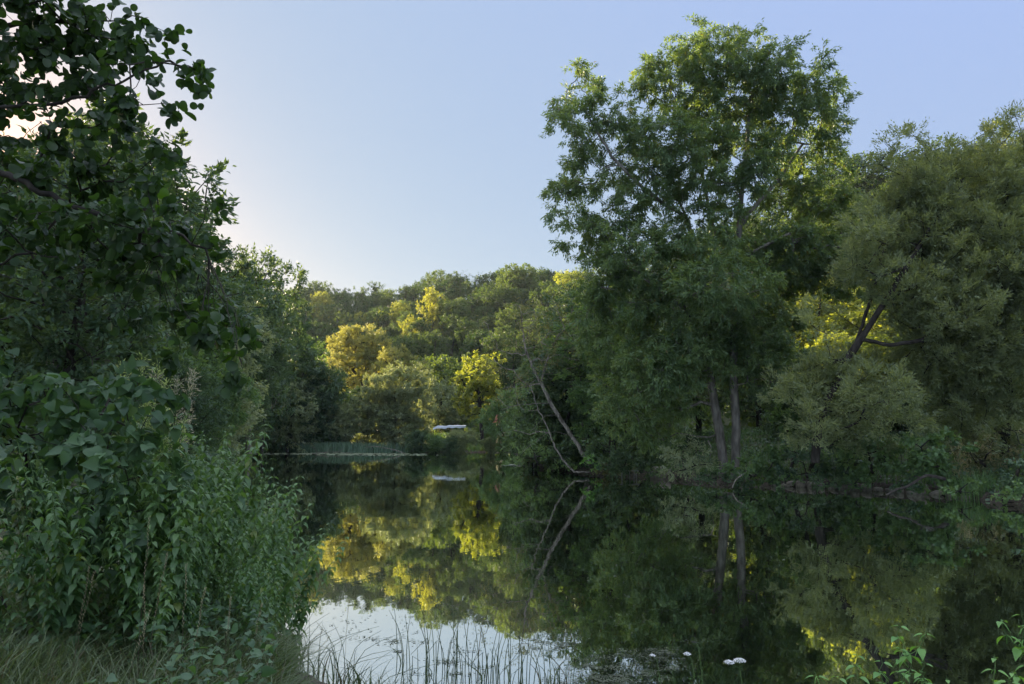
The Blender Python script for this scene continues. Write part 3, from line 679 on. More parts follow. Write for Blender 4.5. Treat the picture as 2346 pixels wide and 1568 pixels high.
t = Tree('ash_tree', at(1670, 1085, D_), 'tall ash with twin grey trunks rising high above the right bank', 'tree', seed=35)
t.grow([L1, L2, L3, L4, L5, L6, L7], px_lobes(al, D_, g, 1.1, 1.1), .66, ('blade', .21, .065), (M['bark'], M['ash']), .30, .010, .5, shell=.2, cnt=1.1, nleaf=165, rc=.66, droop=-.28, twigs=6, power=.5, jit=.1)
print('ash clumps', t.ncl)

# the great grey willow
D_ = 30.; g = np.random.default_rng(10)
al = [(2200, 440, 150, 80), (2330, 420, 90, 90), (2090, 520, 110, 100), (2250, 600, 150, 120), (2100, 670, 90, 70), (2330, 740, 120, 130), (2190, 800, 120, 90), (2040, 480, 60, 50), (2310, 880, 120, 70), (1930, 860, 80, 60),
      (1870, 900, 90, 50), (1850, 850, 40, 30), (1990, 590, 60, 60), (2150, 740, 100, 70), (2380, 600, 80, 120), (1960, 640, 44, 34), (2300, 340, 60, 40), (2350, 310, 40, 40), (2130, 400, 70, 40), (2010, 890, 70, 50), (2120, 900, 80, 50), (1900, 950, 60, 36), (2300, 960, 90, 50), (2330, 1010, 60, 40), (2220, 930, 80, 50), (1980, 940, 70, 44), (2060, 960, 70, 40), (2180, 990, 60, 36), (1850, 960, 40, 40), (2140, 620, 70, 60), (2200, 700, 80, 60), (1990, 520, 50, 50), (1900, 690, 34, 26), (1870, 750, 44, 30), (2060, 730, 20, 26), (1985, 830, 40, 24), (1870, 990, 54, 34), (1940, 1010, 54, 34), (1790, 900, 30, 34), (2010, 1000, 60, 34)]
sprigs = [(2030, 345, 14, 26), (2060, 335, 14, 30), (2095, 325, 16, 32), (2130, 330, 18, 28), (2165, 340, 14, 24), (2250, 300, 14, 24), (2290, 285, 18, 30), (2330, 275, 16, 26), (2010, 375, 12, 18), (2230, 330, 14, 16)]
W1 = bend([at(1868, 1060, D_), at(1880, 960, D_), at(1930, 850, D_), at(1972, 775, D_ - .2), at(2050, 655, D_ - .4), at(2120, 540, D_ - .4), at(2200, 430, D_)], 5, .02, g)
W2 = bend([at(1958, 800, D_), at(1990, 700, D_ + .5), at(2020, 600, D_ + .7), at(2050, 480, D_ + .6)], 5, .02, g)
W3 = bend([at(1972, 775, D_ - .2), at(2040, 790, D_ - .5), at(2110, 780, D_ - 1)], 5, .02, g)
W4 = bend([at(2300, 1040, D_ + 1.5), at(2310, 900, D_ + 1.), at(2300, 760, D_ + .6), at(2290, 600, D_), at(2310, 420, D_)], 5, .02, g)
t = Tree('willow_tree', at(1868, 1060, D_), 'great grey green willow filling the right edge, dark forked limb in its gap', 'tree', seed=36)
lobs = px_lobes(al, D_, g, 1.0, 1.0) + px_lobes(sprigs, D_, g, .4, .8)
M['great_willow'] = leafmat('great willow leaf', (.050, .069, .037), (.102, .122, .064), .40, (2.3, 2.0, .65), .3, .5, .05, None, .4)
t.grow([W1, W2, W3, W4], lobs, .60, ('blade', .17, .045), (M['darkbark'], M['great_willow']), .17, .008, .45, shell=.25, cnt=1.35, nleaf=165, rc=.58, droop=.12, twigs=7, jit=.12, side=.6)
print('willow clumps', t.ncl)

# leaning trees over the water
D_ = 45.; g = np.random.default_rng(13)
t = Tree('leaning_tree', at(1345, 1052, D_), 'sparse tree with pale trunk leaning left over the water', 'tree', seed=37)
ll = [(1215, 800, 60, 50), (1170, 830, 50, 40), (1240, 740, 60, 50), (1180, 760, 50, 40), (1290, 760, 50, 50), (1140, 800, 34, 30), (1160, 890, 40, 34), (1210, 900, 34, 34), (1200, 700, 40, 26), (1130, 740, 30, 24), (1290, 830, 40, 40)]
tr = bend([at(1352, 1065, D_), at(1338, 1044, D_), at(1300, 985, D_), at(1265, 930, D_ - .1), at(1240, 880, D_ - .2), at(1215, 830, D_ - .2), at(1200, 780, D_), at(1195, 720, D_)], 5, .02, g)
tr2 = bend([at(1240, 880, D_ - .2), at(1255, 820, D_), at(1280, 770, D_), at(1320, 730, D_)], 5, .02, g)
tr3 = bend([at(1262, 925, D_), at(1220, 925, D_ - .6), at(1180, 930, D_ - 1), at(1150, 940, D_ - 1.3)], 5, .02, g)
tr4 = bend([at(1310, 1000, D_), at(1262, 990, D_ - .4), at(1225, 1015, D_ - .8), at(1195, 1035, D_ - 1)], 4, .02, g)
tr5 = bend([at(1282, 955, D_), at(1250, 955, D_ - .5), at(1215, 990, D_ - .7)], 4, .02, g)
t.grow([tr, tr2, tr3, tr4, tr5], px_lobes(ll, D_, g, .8), .9, ('blade', .15, .06), (M['palebark'], M['rust']), .12, .012, .5, nleaf=40, rc=.9, droop=-.1, twigs=5, shell=.2)
t = Tree('leaning_tree', at(1308, 1082, D_ - 1), 'thin crooked leaning trunk in front of the thicker pale one', 'tree', seed=38)
D2 = D_ - 1.2
tr = bend([at(1350, 1081, D2 + .2), at(1320, 1081, D2), at(1304, 1070, D2), at(1280, 1040, D2), at(1262, 1000, D2), at(1245, 960, D2), at(1228, 925, D2), at(1215, 880, D2)], 5, .02, g)
t.grow([tr], px_lobes([(1205, 870, 36, 30), (1180, 930, 34, 30), (1230, 900, 24, 24), (1200, 990, 40, 30), (1175, 1000, 24, 24)], D2, g, .6), .9, ('blade', .15, .06), (M['palebark'], M['maple']), .05, .01, .5, nleaf=46, rc=.85, droop=-.1, shell=.2)

# bushes and saplings along the right shore: u, v centre lobes
def lobebush(name, label, foot, lobes, D, mat, leaf=('blade', .17, .09), spacing=.5, nleaf=70, seed=50, cat='bush', stems=None, tr=.06, bark='darkbark', **kw):
    g = np.random.default_rng(seed); t = Tree(name, at(foot[0], foot[1], D), label, cat, seed=seed)
    lb = px_lobes(lobes, D, g, .4)
    st = [bend([at(a, b, D + g.normal(0, .2)) for a, b in s_], 5, .015, g) for s_ in (stems or [[foot, ((foot[0] + lobes[0][0]) / 2, (foot[1] + lobes[0][1]) / 2), (lobes[0][0], lobes[0][1])]])]
    kw.setdefault('droop', -.15)
    return t.grow(st, lb, spacing, leaf, (M[bark], M[mat]), tr, .008, .4, nleaf=nleaf, **kw)
lobebush('willow_bush', 'pale grey willow bush at the shore left of the twin ash trunks', (1575, 1092), [(1560, 1045, 44, 36), (1545, 1075, 34, 22), (1600, 1050, 34, 30), (1590, 1082, 36, 18), (1570, 1015, 30, 20)], 34.5, 'grey_willow', ('blade', .16, .05), seed=51)
lobebush('shore_bush', 'leafy green bush at the foot of the twin ash trunks', (1720, 1095), [(1710, 1075, 40, 26), (1755, 1060, 36, 30), (1770, 1030, 24, 26), (1660, 1085, 40, 16), (1740, 1092, 34, 14)], 34., 'maple', ('oval', .13, .10), .42, seed=52)
lobebush('sapling', 'young tree with slanting trunk right of the twin ash trunks', (1820, 1040), [(1830, 930, 44, 40), (1810, 980, 34, 44), (1850, 900, 36, 30), (1790, 940, 30, 30)], 37., 'maple', ('oval', .15, .11), .5, seed=53, cat='tree', stems=[[(1812, 1075), (1830, 1010), (1848, 950), (1856, 900)]], tr=.1)
lobebush('sapling', 'small tree with dark trunk under the left edge of the willow', (1860, 1060), [(1870, 960, 40, 34), (1920, 990, 44, 40), (1950, 1010, 44, 40)], 36., 'dark', ('oval', .15, .11), .5, seed=54, cat='tree', stems=[[(1858, 1080), (1872, 1010), (1892, 950), (1900, 920)]], tr=.12)
lobebush('shore_bush', 'round leaved green bush in the middle of the right bank', (2000, 1085), [(1990, 1040, 60, 34), (2050, 1060, 40, 34), (2010, 1080, 50, 24), (1950, 1070, 34, 26)], 31., 'maple', ('oval', .16, .13), .45, seed=55)
lobebush('shore_bush', 'layered bright green bush above the leaning dead limb', (2130, 1085), [(2110, 1025, 70, 22), (2170, 1020, 40, 24), (2140, 1065, 50, 18), (2090, 1045, 30, 14), (2150, 1100, 60, 22), (2190, 1115, 40, 18)], 28.5, 'maple', ('oval', .17, .14), .42, seed=56)
lobebush('shore_bush', 'dull brown bush behind the tall reeds at the right edge', (2260, 1070), [(2230, 1040, 50, 30), (2280, 1030, 40, 30), (2240, 1070, 50, 24)], 29.5, 'rust', ('blade', .14, .06), .5, 50, seed=57)
lobebush('shore_bush', 'dark bush low on the bank under the ash crown', (1470, 1085), [(1440, 1040, 44, 34), (1400, 1060, 40, 26), (1470, 1062, 30, 24), (1500, 1030, 40, 40), (1380, 1020, 34, 30)], 42., 'dark', ('blade', .18, .10), .55, seed=58)
lobebush('shore_bush', 'bright green sprout at the foot of the leaning trunk', (1352, 1068), [(1352, 1052, 16, 16), (1340, 1064, 12, 9), (1364, 1062, 10, 10)], 43.5, 'nettle_bright', ('oval', .14, .10), .35, 40, seed=59)
lobebush('shore_bush', 'thin twiggy green bush over the dark hut', (1230, 1062), [(1225, 1045, 40, 22), (1270, 1055, 36, 20), (1200, 1030, 26, 24), (1180, 1055, 14, 16), (1300, 1066, 26, 12), (1240, 1020, 30, 20)], 47., 'maple', ('blade', .16, .08), .6, 50, seed=60)
lobebush('shore_bush', 'dark bush under the willow just right of the ash bush', (1850, 1095), [(1840, 1060, 50, 34), (1890, 1080, 44, 24), (1800, 1085, 34, 18), (1920, 1060, 44, 34)], 33.5, 'dark', ('oval', .15, .11), .5, seed=61)
lobebush('shore_bush', 'dark green bush at the right edge behind the rail', (2330, 1090), [(2340, 1050, 50, 30), (2370, 1090, 50, 34)], 26., 'dark', ('oval', .13, .10), .45, seed=62)

for k_, (u_, v_, ru_, D__, mt_, lb_) in enumerate([(1640, 1094, 34, 34.2, 'dark', 'low dark tuft of leaves on the bank just left of the twin trunks'), (1505, 1078, 30, 40.5, 'maple', 'small green bush hanging over the concrete block'), (1440, 1078, 30, 43., 'grey_willow', 'small grey green bush just behind the plank jetty'),
        (1800, 1100, 26, 33., 'maple', 'small leafy tuft above the first stones of the row'), (1900, 1104, 34, 31.5, 'dark', 'dark trailing bush hanging over the middle stones'), (1960, 1106, 24, 30.6, 'maple', 'green tuft among the middle stones'), (2080, 1108, 26, 28.8, 'dark', 'dark tuft above the dead limb'),
        (2200, 1122, 30, 27.2, 'maple', 'leafy bush hanging to the water beside the tall reeds'), (2310, 1128, 30, 25.2, 'maple', 'green bush beside the rail fence'), (1395, 1076, 30, 43.5, 'rust', 'brownish scrub left of the plank jetty'), (1690, 1100, 30, 33.6, 'dark', 'dark leafy tuft touching the water under the twin trunks')]):
    lobebush('shore_bush', lb_, (u_, v_ + 8), [(u_, v_, ru_, 13), (u_ + 16, v_ - 9, ru_ * .6, 11), (u_ - 18, v_ + 4, ru_ * .5, 9)], D__, mt_, ('oval', .12, .09), .34, 40, seed=170 + k_, tr=.03)

# ------------------------------------------------------------------ stones, dock, wood at the right shore
def boulder(name, c, size, rg, mat, label=None, cat=None, group=None, flat=.75, round_=.35):
    rr0 = rg.uniform(.4, 1.2); tl = rg.normal(0, .22, 2)
    th = np.linspace(0, math.pi, 10); ph = np.linspace(0, 2 * math.pi, 14, endpoint=False)
    V = [];
    for a in th:
        for b_ in ph:
            d = np.array([math.sin(a) * math.cos(b_), math.sin(a) * math.sin(b_), math.cos(a)])
            q = np.sign(d) * np.abs(d) ** (.30 + round_ * rr0)
            V.append(q * size * .5)
    V = np.array(V); V[:, 2] += V[:, 0] * tl[0]; V[:, 0] *= 1 - .35 * np.clip(V[:, 2] / size[2] + .5, 0, 1) * rg.uniform(0, 1)
    V = V * (1 + .20 * wob(V[:, 0:1] * 3 / size[0] + c[0], V[:, 1:2] * 3 / size[1] + V[:, 2:3] * 4, 1.8, int(rg.integers(99))))
    n1, n2 = len(th), len(ph); i = np.arange(n1 * n2).reshape(n1, n2); j = np.roll(i, -1, 1)
    f = np.stack([i[:-1], i[1:], j[1:], j[:-1]], -1).reshape(-1, 4)
    a = rg.uniform(-.35, .35); ca, sa = math.cos(a), math.sin(a)
    V = V @ np.array([[ca, sa, 0], [-sa, ca, 0], [0, 0, 1]])
    o = mesh_obj(name, V, [f], mat, smooth_sh=False); o.location = tuple(c)
    return tag(o, label, cat, group)
g = np.random.default_rng(70)
for k, (u, wd, hh) in enumerate([(1778, 22, 17), (1808, 30, 12), (1838, 26, 15), (1862, 20, 20), (1885, 16, 16), (1912, 20, 12), (1938, 24, 11), (1962, 28, 22), (1988, 24, 18), (2016, 26, 12), (2044, 24, 10), (2062, 20, 14), (2108, 56, 22), (2150, 26, 9), (2186, 30, 10), (2215, 22, 9)]):
    v = np.interp(u, [1770, 1960, 2150, 2346], [1113, 1123, 1135, 1161]); p = onwater(u, v); s_ = p[1] / F
    boulder('bank_stone', (p[0], p[1] + .15, hh * s_ * .30), np.array([wd * s_ * g.uniform(.75, 1.0), .5, hh * s_ * g.uniform(.8, 1.3)]), g, M['stone'],
            'widest pale block in the line of stones, right of the leaning dead limb' if k == 12 else 'pale squared stone edging the right shore, ' + ['first', 'second', 'third', 'fourth', 'fifth', 'sixth', 'seventh', 'eighth', 'ninth', 'tenth', 'eleventh', 'twelfth', '', 'thirteenth', 'fourteenth', 'fifteenth'][k] + ' from the left of its row', 'stone', 'stones edging the right shore')
p = onwater(1505, 1096); s_ = p[1] / F
cb = Bag()
V = np.array([[-.55, -.35, -.2], [.75, -.35, -.2], [.75, .5, -.2], [-.55, .5, -.2], [-.15, -.2, .62], [.75, -.25, .66], [.7, .45, .7], [-.1, .4, .66]]) * (1.05, 1.2, .9)
cb.add(V, [np.array([[0, 1, 5, 4], [1, 2, 6, 5], [2, 3, 7, 6], [3, 0, 4, 7], [4, 5, 6, 7], [3, 2, 1, 0]])])
o = cb.build('concrete_block', M['concrete']); o.location = (p[0], p[1] + .4, 0); tag(o, 'tan concrete block with sloping end at the shore beside the plank jetty', 'block')
def box(x0, x1, y0, y1, z0, z1):
    V = np.array([[x, y, z] for z in (z0, z1) for x, y in ((x0, y0), (x1, y0), (x1, y1), (x0, y1))], float)
    return V, [np.array([[3, 2, 1, 0], [4, 5, 6, 7], [0, 1, 5, 4], [1, 2, 6, 5], [2, 3, 7, 6], [3, 0, 4, 7]])]
p0 = onwater(1422, 1096); p1 = onwater(1474, 1099)
J = empty('jetty', (p0[0], p0[1] + .4, 0)); tag(J, 'small jetty with one pale plank on thin posts', 'jetty')
Lx = p1[0] - p0[0]
b = Bag(); b.add(*box(0, Lx + .1, 0, .5, .36, .42)); b.build('deck', M['plank'], J)
for q in (.14, Lx * .55, Lx * .78, Lx - .1):
    b = Bag(); b.add(*polytube([(q, .1, -.5), (q + .01, .1, .362)], [.035, .03])); b.build('post', M['plank'], J)
# dark hut over the water at the river bend
p0 = onwater(1200, 1076); p1 = onwater(1232, 1077)
Hh = empty('boat_shelter', (p0[0], p0[1] + .3, 0)); tag(Hh, 'low dark boat shelter with brushwood roof under the thin bush', 'shelter')
Lx = p1[0] - p0[0]
b = Bag(); b.add(*box(0, Lx, 1.0, 1.08, -.2, .48)); b.add(*box(0, .07, .05, 1.0, -.2, .48)); b.add(*box(Lx - .07, Lx, .05, 1.0, -.2, .48)); b.build('wall', M['darkwood'], Hh)
for q in (Lx * .4, Lx * .75):
    b = Bag(); b.add(*polytube([(q, .08, -.4), (q, .08, .48)], [.03, .03])); b.build('post', M['plank'], Hh)
b = Bag(); g = np.random.default_rng(71)
for k in range(150):
    x = g.uniform(-.1, Lx + .1); y = g.uniform(0, 1.1); zz = .5 + .34 * (1 - abs(x / Lx - .4) * 1.3) * g.uniform(.1, 1)
    d = nrm(g.normal(0, 1, 3) * (1, .7, .22)); l = g.uniform(.25, .6)
    b.add(*polytube([np.array([x, y, zz]) - d * l / 2, np.array([x, y, zz]) + d * l / 2], [.016, .008], 4))
b.build('roof', M['rust'], Hh)
# dead wood
g = np.random.default_rng(72)
def deadwood(name, label, paths, mat='deadwood', cat='branch', rad=None):
    b = Bag(); o0 = np.array(paths[0][0][0], float)
    for pts, r0, r1 in paths:
        q = bend(pts, 5, .01, g); b.add(*polytube(q - o0, np.linspace(r0, r1, len(q)), 7))
    o = b.build(name, M[mat], None, True); o.location = tuple(o0); return tag(o, label, cat)
D_ = 26.5
deadwood('dead_limb', 'bare limb slanting from the bank into the water among the stones', [([at(2165, 1098, D_ + .6), at(2130, 1090, D_ + .4), at(2110, 1096, D_ + .2), at(2080, 1114, D_), at(2050, 1124, D_ - .1), at(2030, 1135, D_ - .2)],   .065, .03), ([at(2110, 1096, D_ + .2), at(2095, 1090, D_)], .03, .015)], 'darkbark')
D_ = 32.8
deadwood('dead_branch', 'bare bent branch dipping into the water below the ash trunks', [([at(1712, 1086, D_ + .5), at(1697, 1090, D_ + .2), at(1684, 1102, D_), at(1678, 1118, D_ - .2)], .035, .02), ([at(1697, 1090, D_ + .2), at(1690, 1080, D_)], .02, .01)])
for k, (u0, v0, u1, v1, lb) in enumerate([(1575, 1095, 1590, 1078, 'short pale dead twig at the foot of the willow bush'), (1622, 1010, 1626, 1050, 'wavy dead stem hanging left of the ash trunks'), (1735, 870, 1700, 878, 'bare pale branch sticking out right of the ash trunk')]):
    D_ = 34.8 if k < 2 else 35.4
    deadwood('dead_branch', lb, [([at(u0, v0, D_), at((u0 + u1) / 2 + 5, (v0 + v1) / 2, D_), at(u1, v1, D_)] if k < 2 else [at(1775, 876, D_), at(1740, 868, D_), at(1700, 880, D_)], .03, .012)])
q = onwater(930, 1040)
deadwood('dead_branch', 'long thin branch arching low over the far water beside the dark bush', [([q, q + (-2, .2, .6), q + (-4.2, .3, .95), q + (-5.6, .2, .85)], .06, .03)])
q = onwater(760, 1041)
deadwood('driftwood', 'tangle of bare twigs lying on the pale weed of the far water', [([q + (-2.5, 0, .05), q + (0, .2, .3), q + (2.2, .1, .1)], .05, .02), ([q + (-1, 0, .1), q + (-.3, .3, .7), q + (.4, .1, .9)], .03, .015), ([q + (.3, 0, .1), q + (1.3, .2, .6), q + (1.9, 0, 1.0)], .03, .012), ([q + (-2, 0, .1), q + (-2.3, .1, .8), q + (-2.9, .1, .9)], .03, .012), ([q + (1.5, 0, .1), q + (2.8, .2, .35)], .03, .012)])
q = onwater(1130, 1029.5); 
deadwood('floating_log', 'thin pale log lying at the meadow edge of the far shore', [([onwater(1124, 1036), onwater(1147, 1037)], .07, .06)])
q = onwater(1181, 1075)
deadwood('floating_log', 'pale stick floating left of the dark boat shelter', [([onwater(1165, 1064, .02), onwater(1196, 1068, .03)], .05, .03)])
# rail fence at the right edge
p = onwater(2300, 1156); Rf = empty('rail_fence', p); tag(Rf, 'low weathered rail fence at the water edge on the far right', 'fence')
for q in (0, .55, 1.3): b = Bag(); b.add(*polytube([(q, 0, -.4), (q, 0, .30)], [.05, .045])); b.build('post', M['darkbark'], Rf)
b = Bag(); b.add(*polytube([(-.1, -.06, .24), (1.5, -.06, .22)], [.03, .03])); b.add(*polytube([(-.1, -.06, .08), (1.5, -.06, .06)], [.025, .025])); b.build('rail', M['darkbark'], Rf)
# white marker on the field
p = at(2238, 985, 38.); b = Bag(); gz = float(ground_z(p[0], p[1]))
mk = empty('marker_post', (p[0], p[1], gz)); tag(mk, 'short white post with dark cap above the dry grass strip', 'post')
hgt = max(.5, at(2238, 968, 38.)[2] - gz)
b.add(*polytube([(0, 0, -.2), (0, 0, hgt)], [.04, .04])); b.build('post', M['whitepaint'], mk)
b = Bag(); b.add(*polytube([(0, 0, hgt), (0, 0, hgt + .09), (0, 0, hgt + .12)], [.09, .09, .03])); b.build('cap', M['darkwood'], mk)
# white sheet roof behind the far bushes
p = at(992, 982, 110.); x0 = p[0]; s_ = 110 / F; z1 = at(1020, 976, 110.)[2]
Ts = empty('sheet_shelter', (x0, 110, 1.8)); tag(Ts, 'long white sheet roof stretched low behind the bushes of the far bank', 'shelter')
xs = np.linspace(0, 74 * s_, 26); prof = np.interp(xs / s_, [0, 8, 16, 30, 33, 45, 74], [-.30, -.02, -.06, -.06, .03, .04, 0.02]) + z1 - 1.8 - .02
V = []; ys = np.linspace(0, 3.2, 7)
for x, h in zip(xs, prof):
    for y in ys: V.append((x, y, h + .10 * math.sin(y / 3.2 * math.pi) - .02 * math.sin(x * 5)))
V = np.array(V); V2 = V - (0, 0, .03)
dn = V[::7] - (0, .02, .32); dn[:, 2] += .03 * np.sin(xs * 6)
nx = len(xs); i = np.arange(nx * 7).reshape(nx, 7); f = np.stack([i[:-1, :-1], i[1:, :-1], i[1:, 1:], i[:-1, 1:]], -1).reshape(-1, 4)
b = Bag(); b.add(V, [f]); b.add(V2, [f[:, ::-1]])
i0 = np.arange(nx - 1); b.add(np.concatenate([V[::7], dn]), [np.stack([i0, i0 + nx, i0 + nx + 1, i0 + 1], -1)]); b.build('sheet', M['tarp'], Ts)
for q in (.1, 2.4, 4.6):
    for y in (.1, 3.1): b = Bag(); b.add(*polytube([(q, y, -.4), (q, y, z1 - 2.0)], [.04, .04])); b.build('post', M['darkwood'], Ts)
# houses glimpsed through the trees
def house(name, label, loc, W_, Dp, Hw, Hr, rz, wins, walls='plaster', fl='brick'):
    h = empty(name, loc, rz); tag(h, label, 'house')
    b = Bag(); b.add(*box(-W_ / 2, W_ / 2, -Dp / 2, Dp / 2, -1, Hw))
    b.add(np.array([[-W_ / 2, -Dp / 2, Hw], [-W_ / 2, Dp / 2, Hw], [-W_ / 2, 0, Hw + Hr], [W_ / 2, -Dp / 2, Hw], [W_ / 2, Dp / 2, Hw], [W_ / 2, 0, Hw + Hr]]), [np.array([[0, 2, 1], [3, 4, 5]])])
    b.build('wall', M[walls], h)
    e = .35; k = Hr / (Dp / 2)
    b = Bag()
    for sg_ in (-1, 1):
        a = np.array([[-W_ / 2 - e, 0, Hw + Hr], [W_ / 2 + e, 0, Hw + Hr], [W_ / 2 + e, sg_ * (Dp / 2 + e), Hw - e * k], [-W_ / 2 - e, sg_ * (Dp / 2 + e), Hw - e * k]])
        V = np.concatenate([a + (0, 0, .05), a + (0, 0, .20)]); b.add(V, [np.array([[0, 1, 2, 3], [7, 6, 5, 4], [0, 4, 5, 1], [1, 5, 6, 2], [2, 6, 7, 3], [3, 7, 4, 0]])])
    rf = b.build('roof', M['tiles'], h)
    b = Bag(); b.add(*box(W_ * .2, W_ * .2 + .5, -.25, .25, Hw + Hr * .8, Hw + Hr + .8)); b.build('chimney', M['stone'], rf)
    for (x, z, ww, hh) in wins:
        b = Bag(); y = -Dp / 2
        for (a0, a1, c0, c1) in ((x - ww / 2 - .08, x - ww / 2, z - .08, z + hh + .08), (x + ww / 2, x + ww / 2 + .08, z - .08, z + hh + .08), (x - ww / 2, x + ww / 2, z + hh, z + hh + .08), (x - ww / 2, x + ww / 2, z - .08, z), (x - .03, x + .03, z, z + hh)):
            b.add(*box(a0, a1, y - .06, y - .003, c0, c1))
        wf = b.build('window', M['whitepaint'], h)
        b = Bag(); b.add(*box(x - ww / 2, x + ww / 2, y - .022, y - .004, z, z + hh)); b.build('pane', M['glass'], wf)
p = at(2058, 1001, 84.)
house('brick_house', 'red roofed house peeping through the yellow leaves under the willow', (p[0], 84, 2.4), 8, 7, 4.6, 3.0, R(18), [(-2.4, 1.2, 1.2, 1.3), (0, 1.2, 1.2, 1.3), (2.4, 1.2, 1.2, 1.3), (-2.4, 3.0, 1.2, 1.2), (0, 3.0, 1.2, 1.2), (2.4, 3.0, 1.2, 1.2)], 'plaster')
p = at(1186, 1001, 112.)
house('cream_cottage', 'small cream cottage glimpsed behind the leaning tree', (p[0], 112, 2.2), 5.5, 4.5, 2.3, 1.4, R(-15), [(-1.3, .8, 1., 1.1), (1.3, .8, 1., 1.1)])

# ------------------------------------------------------------------ reeds, grass and weed (too many to count)
def ribbons(P, H, Wd, lean, rg, seg=4, curl=.5):
    """upright tapering blades that bend over: P foot, lean = horizontal drift"""
    n = len(P); t = np.linspace(0, 1, seg + 1); side = rg.uniform(0, math.pi, n)
    S = np.stack([np.cos(side), np.sin(side), np.zeros(n)], -1)
    cen = P[:, None] + lean[:, None] * (t ** 1.8)[None, :, None] + np.array([0, 0, 1.]) * (H[:, None] * (t - curl * .35 * t ** 3)[None])[..., None]
    wd = Wd[:, None] * (1 - t ** 1.6)[None] * .5 + Wd[:, None] * .04
    V = np.stack([cen + S[:, None] * wd[..., None], cen - S[:, None] * wd[..., None]], 2).reshape(-1, 3)
    b = (np.arange(n) * (seg + 1) * 2)[:, None]; k = np.arange(seg)
    q = np.stack([2 * k, 2 * k + 1, 2 * k + 3, 2 * k + 2], -1)
    return V, [(b[:, :, None] + q[None]).reshape(-1, 4)], np.repeat(rg.random(n), (seg + 1) * 2)
g = np.random.default_rng(80)
# reed bed on the far left shore
n_ = 15000; u = g.uniform(480, 945, n_); Y = g.uniform(103, 110, n_) 
P = np.stack([(u - 1173) / F * Y * 1.01, Y + 0 * u, np.full(n_, -.1)], -1); d = sdist(P[:, 0], P[:, 1]); P = P[d > -3.5]; n_ = len(P)
P[:, 2] = np.maximum(ground_z(P[:, 0], P[:, 1]), -.1)
hh = (1.9 + .35 * wob(P[:, 0], P[:, 1], .5, 4)) * g.uniform(.7, 1.1, n_)
tag(ribbons and (lambda r: mesh_obj('reeds', r[0], r[1], M['reed'], None, r[2]))(ribbons(P, hh, np.full(n_, .10), g.normal(0, .22, (n_, 3)) * (1, 1, 0), g)), 'bluish green reed bed along the far left shore', 'reeds', kind='stuff')
# tall reeds, right edge
n_ = 150; c = onwater(2252, 1146); P = c + np.stack([g.normal(0, .42, n_), g.uniform(-.1, .9, n_), np.full(n_, -.05)], -1)
r = ribbons(P, g.uniform(.6, 1.7, n_), np.full(n_, .03), g.normal(0, .25, (n_, 3)) * (1, 1, 0), g)
tag(mesh_obj('reeds', r[0], r[1], M['maple'], None, r[2]), 'tall upright green reeds at the shore near the rail fence', 'reeds', kind='stuff')
# meadow and bank grass
def band(name, label, U, n_, Yr, hr_, wd, mat, zoff=0, dmin=.1, dmax=9e9):
    u = g.uniform(*U, n_); Y = g.uniform(*Yr, n_); X = (u - 1173) / F * Y; d = sdist(X, Y); ok = (d > dmin) & (d < dmax); X, Y = X[ok], Y[ok]
    P = np.stack([X, Y, ground_z(X, Y) - .03], -1); m_ = len(P); 
    r = ribbons(P, g.uniform(*hr_, m_), np.full(m_, wd), g.normal(0, .25 * hr_[1], (m_, 3)) * (1, 1, 0), g, 3)
    return tag(mesh_obj(name, r[0], r[1], mat, None, r[2]), label, 'grass', kind='stuff')
band('meadow_grass', 'green meadow grass behind the spit on the far bank', (930, 1230), 16000, (96, 125), (.4, .9), .12, M['maple'])
band('bank_grass', 'rough grass and herbs along the right bank', (1180, 2420), 26000, (23, 60), (.2, .75), .045, M['nettle'], dmin=.3, dmax=14)
M['straw'] = leafmat('dry grass blade', (.14, .125, .075), (.26, .23, .15), .3, (1.5, 1.3, .8), .2, .6, .1, None, 1.)
u = g.uniform(2170, 2420, 6000); Y = g.uniform(31, 37, 6000); X = (u - 1173) / F * Y; P = np.stack([X, Y, ground_z(X, Y)], -1)
r = ribbons(P, g.uniform(.25, .55, 6000), np.full(6000, .03), g.normal(0, .12, (6000, 3)) * (1, 1, 0), g, 3)
tag(mesh_obj('dry_grass', r[0], r[1], M['straw'], None, r[2]), 'pale strip of dry grass on the field behind the right bank', 'grass', kind='stuff')
# earth brush and ivy on the right bank slope
n_ = 60000; u = g.uniform(1190, 2420, n_); Y = g.uniform(23, 62, n_); X = (u - 1173) / F * Y; d = sdist(X, Y); ok = (d > .03) & (d < 10) & (wob(X, Y, .8, 9) + g.normal(0, .3, n_) > -.35 - .4 * (d < 1)); X, Y = X[ok], Y[ok]
P = np.stack([X, Y, ground_z(X, Y) + g.uniform(0, .55, len(X)) * np.clip(d[ok], .1, 1)], -1)
V, Fs, Rr = leaves('oval', P, nrm(g.normal(0, 1, P.shape) * (1, 1, .4)), nrm(g.normal(0, .5, P.shape) + (0, -.5, .6)), g.uniform(.08, .18, len(P)), g.uniform(.07, .14, len(P)), rg=g)
tag(mesh_obj('ground_cover', V, Fs, M['dark'], None, Rr), 'dark leafy ground cover on the slope of the right bank', 'ground cover', kind='stuff')
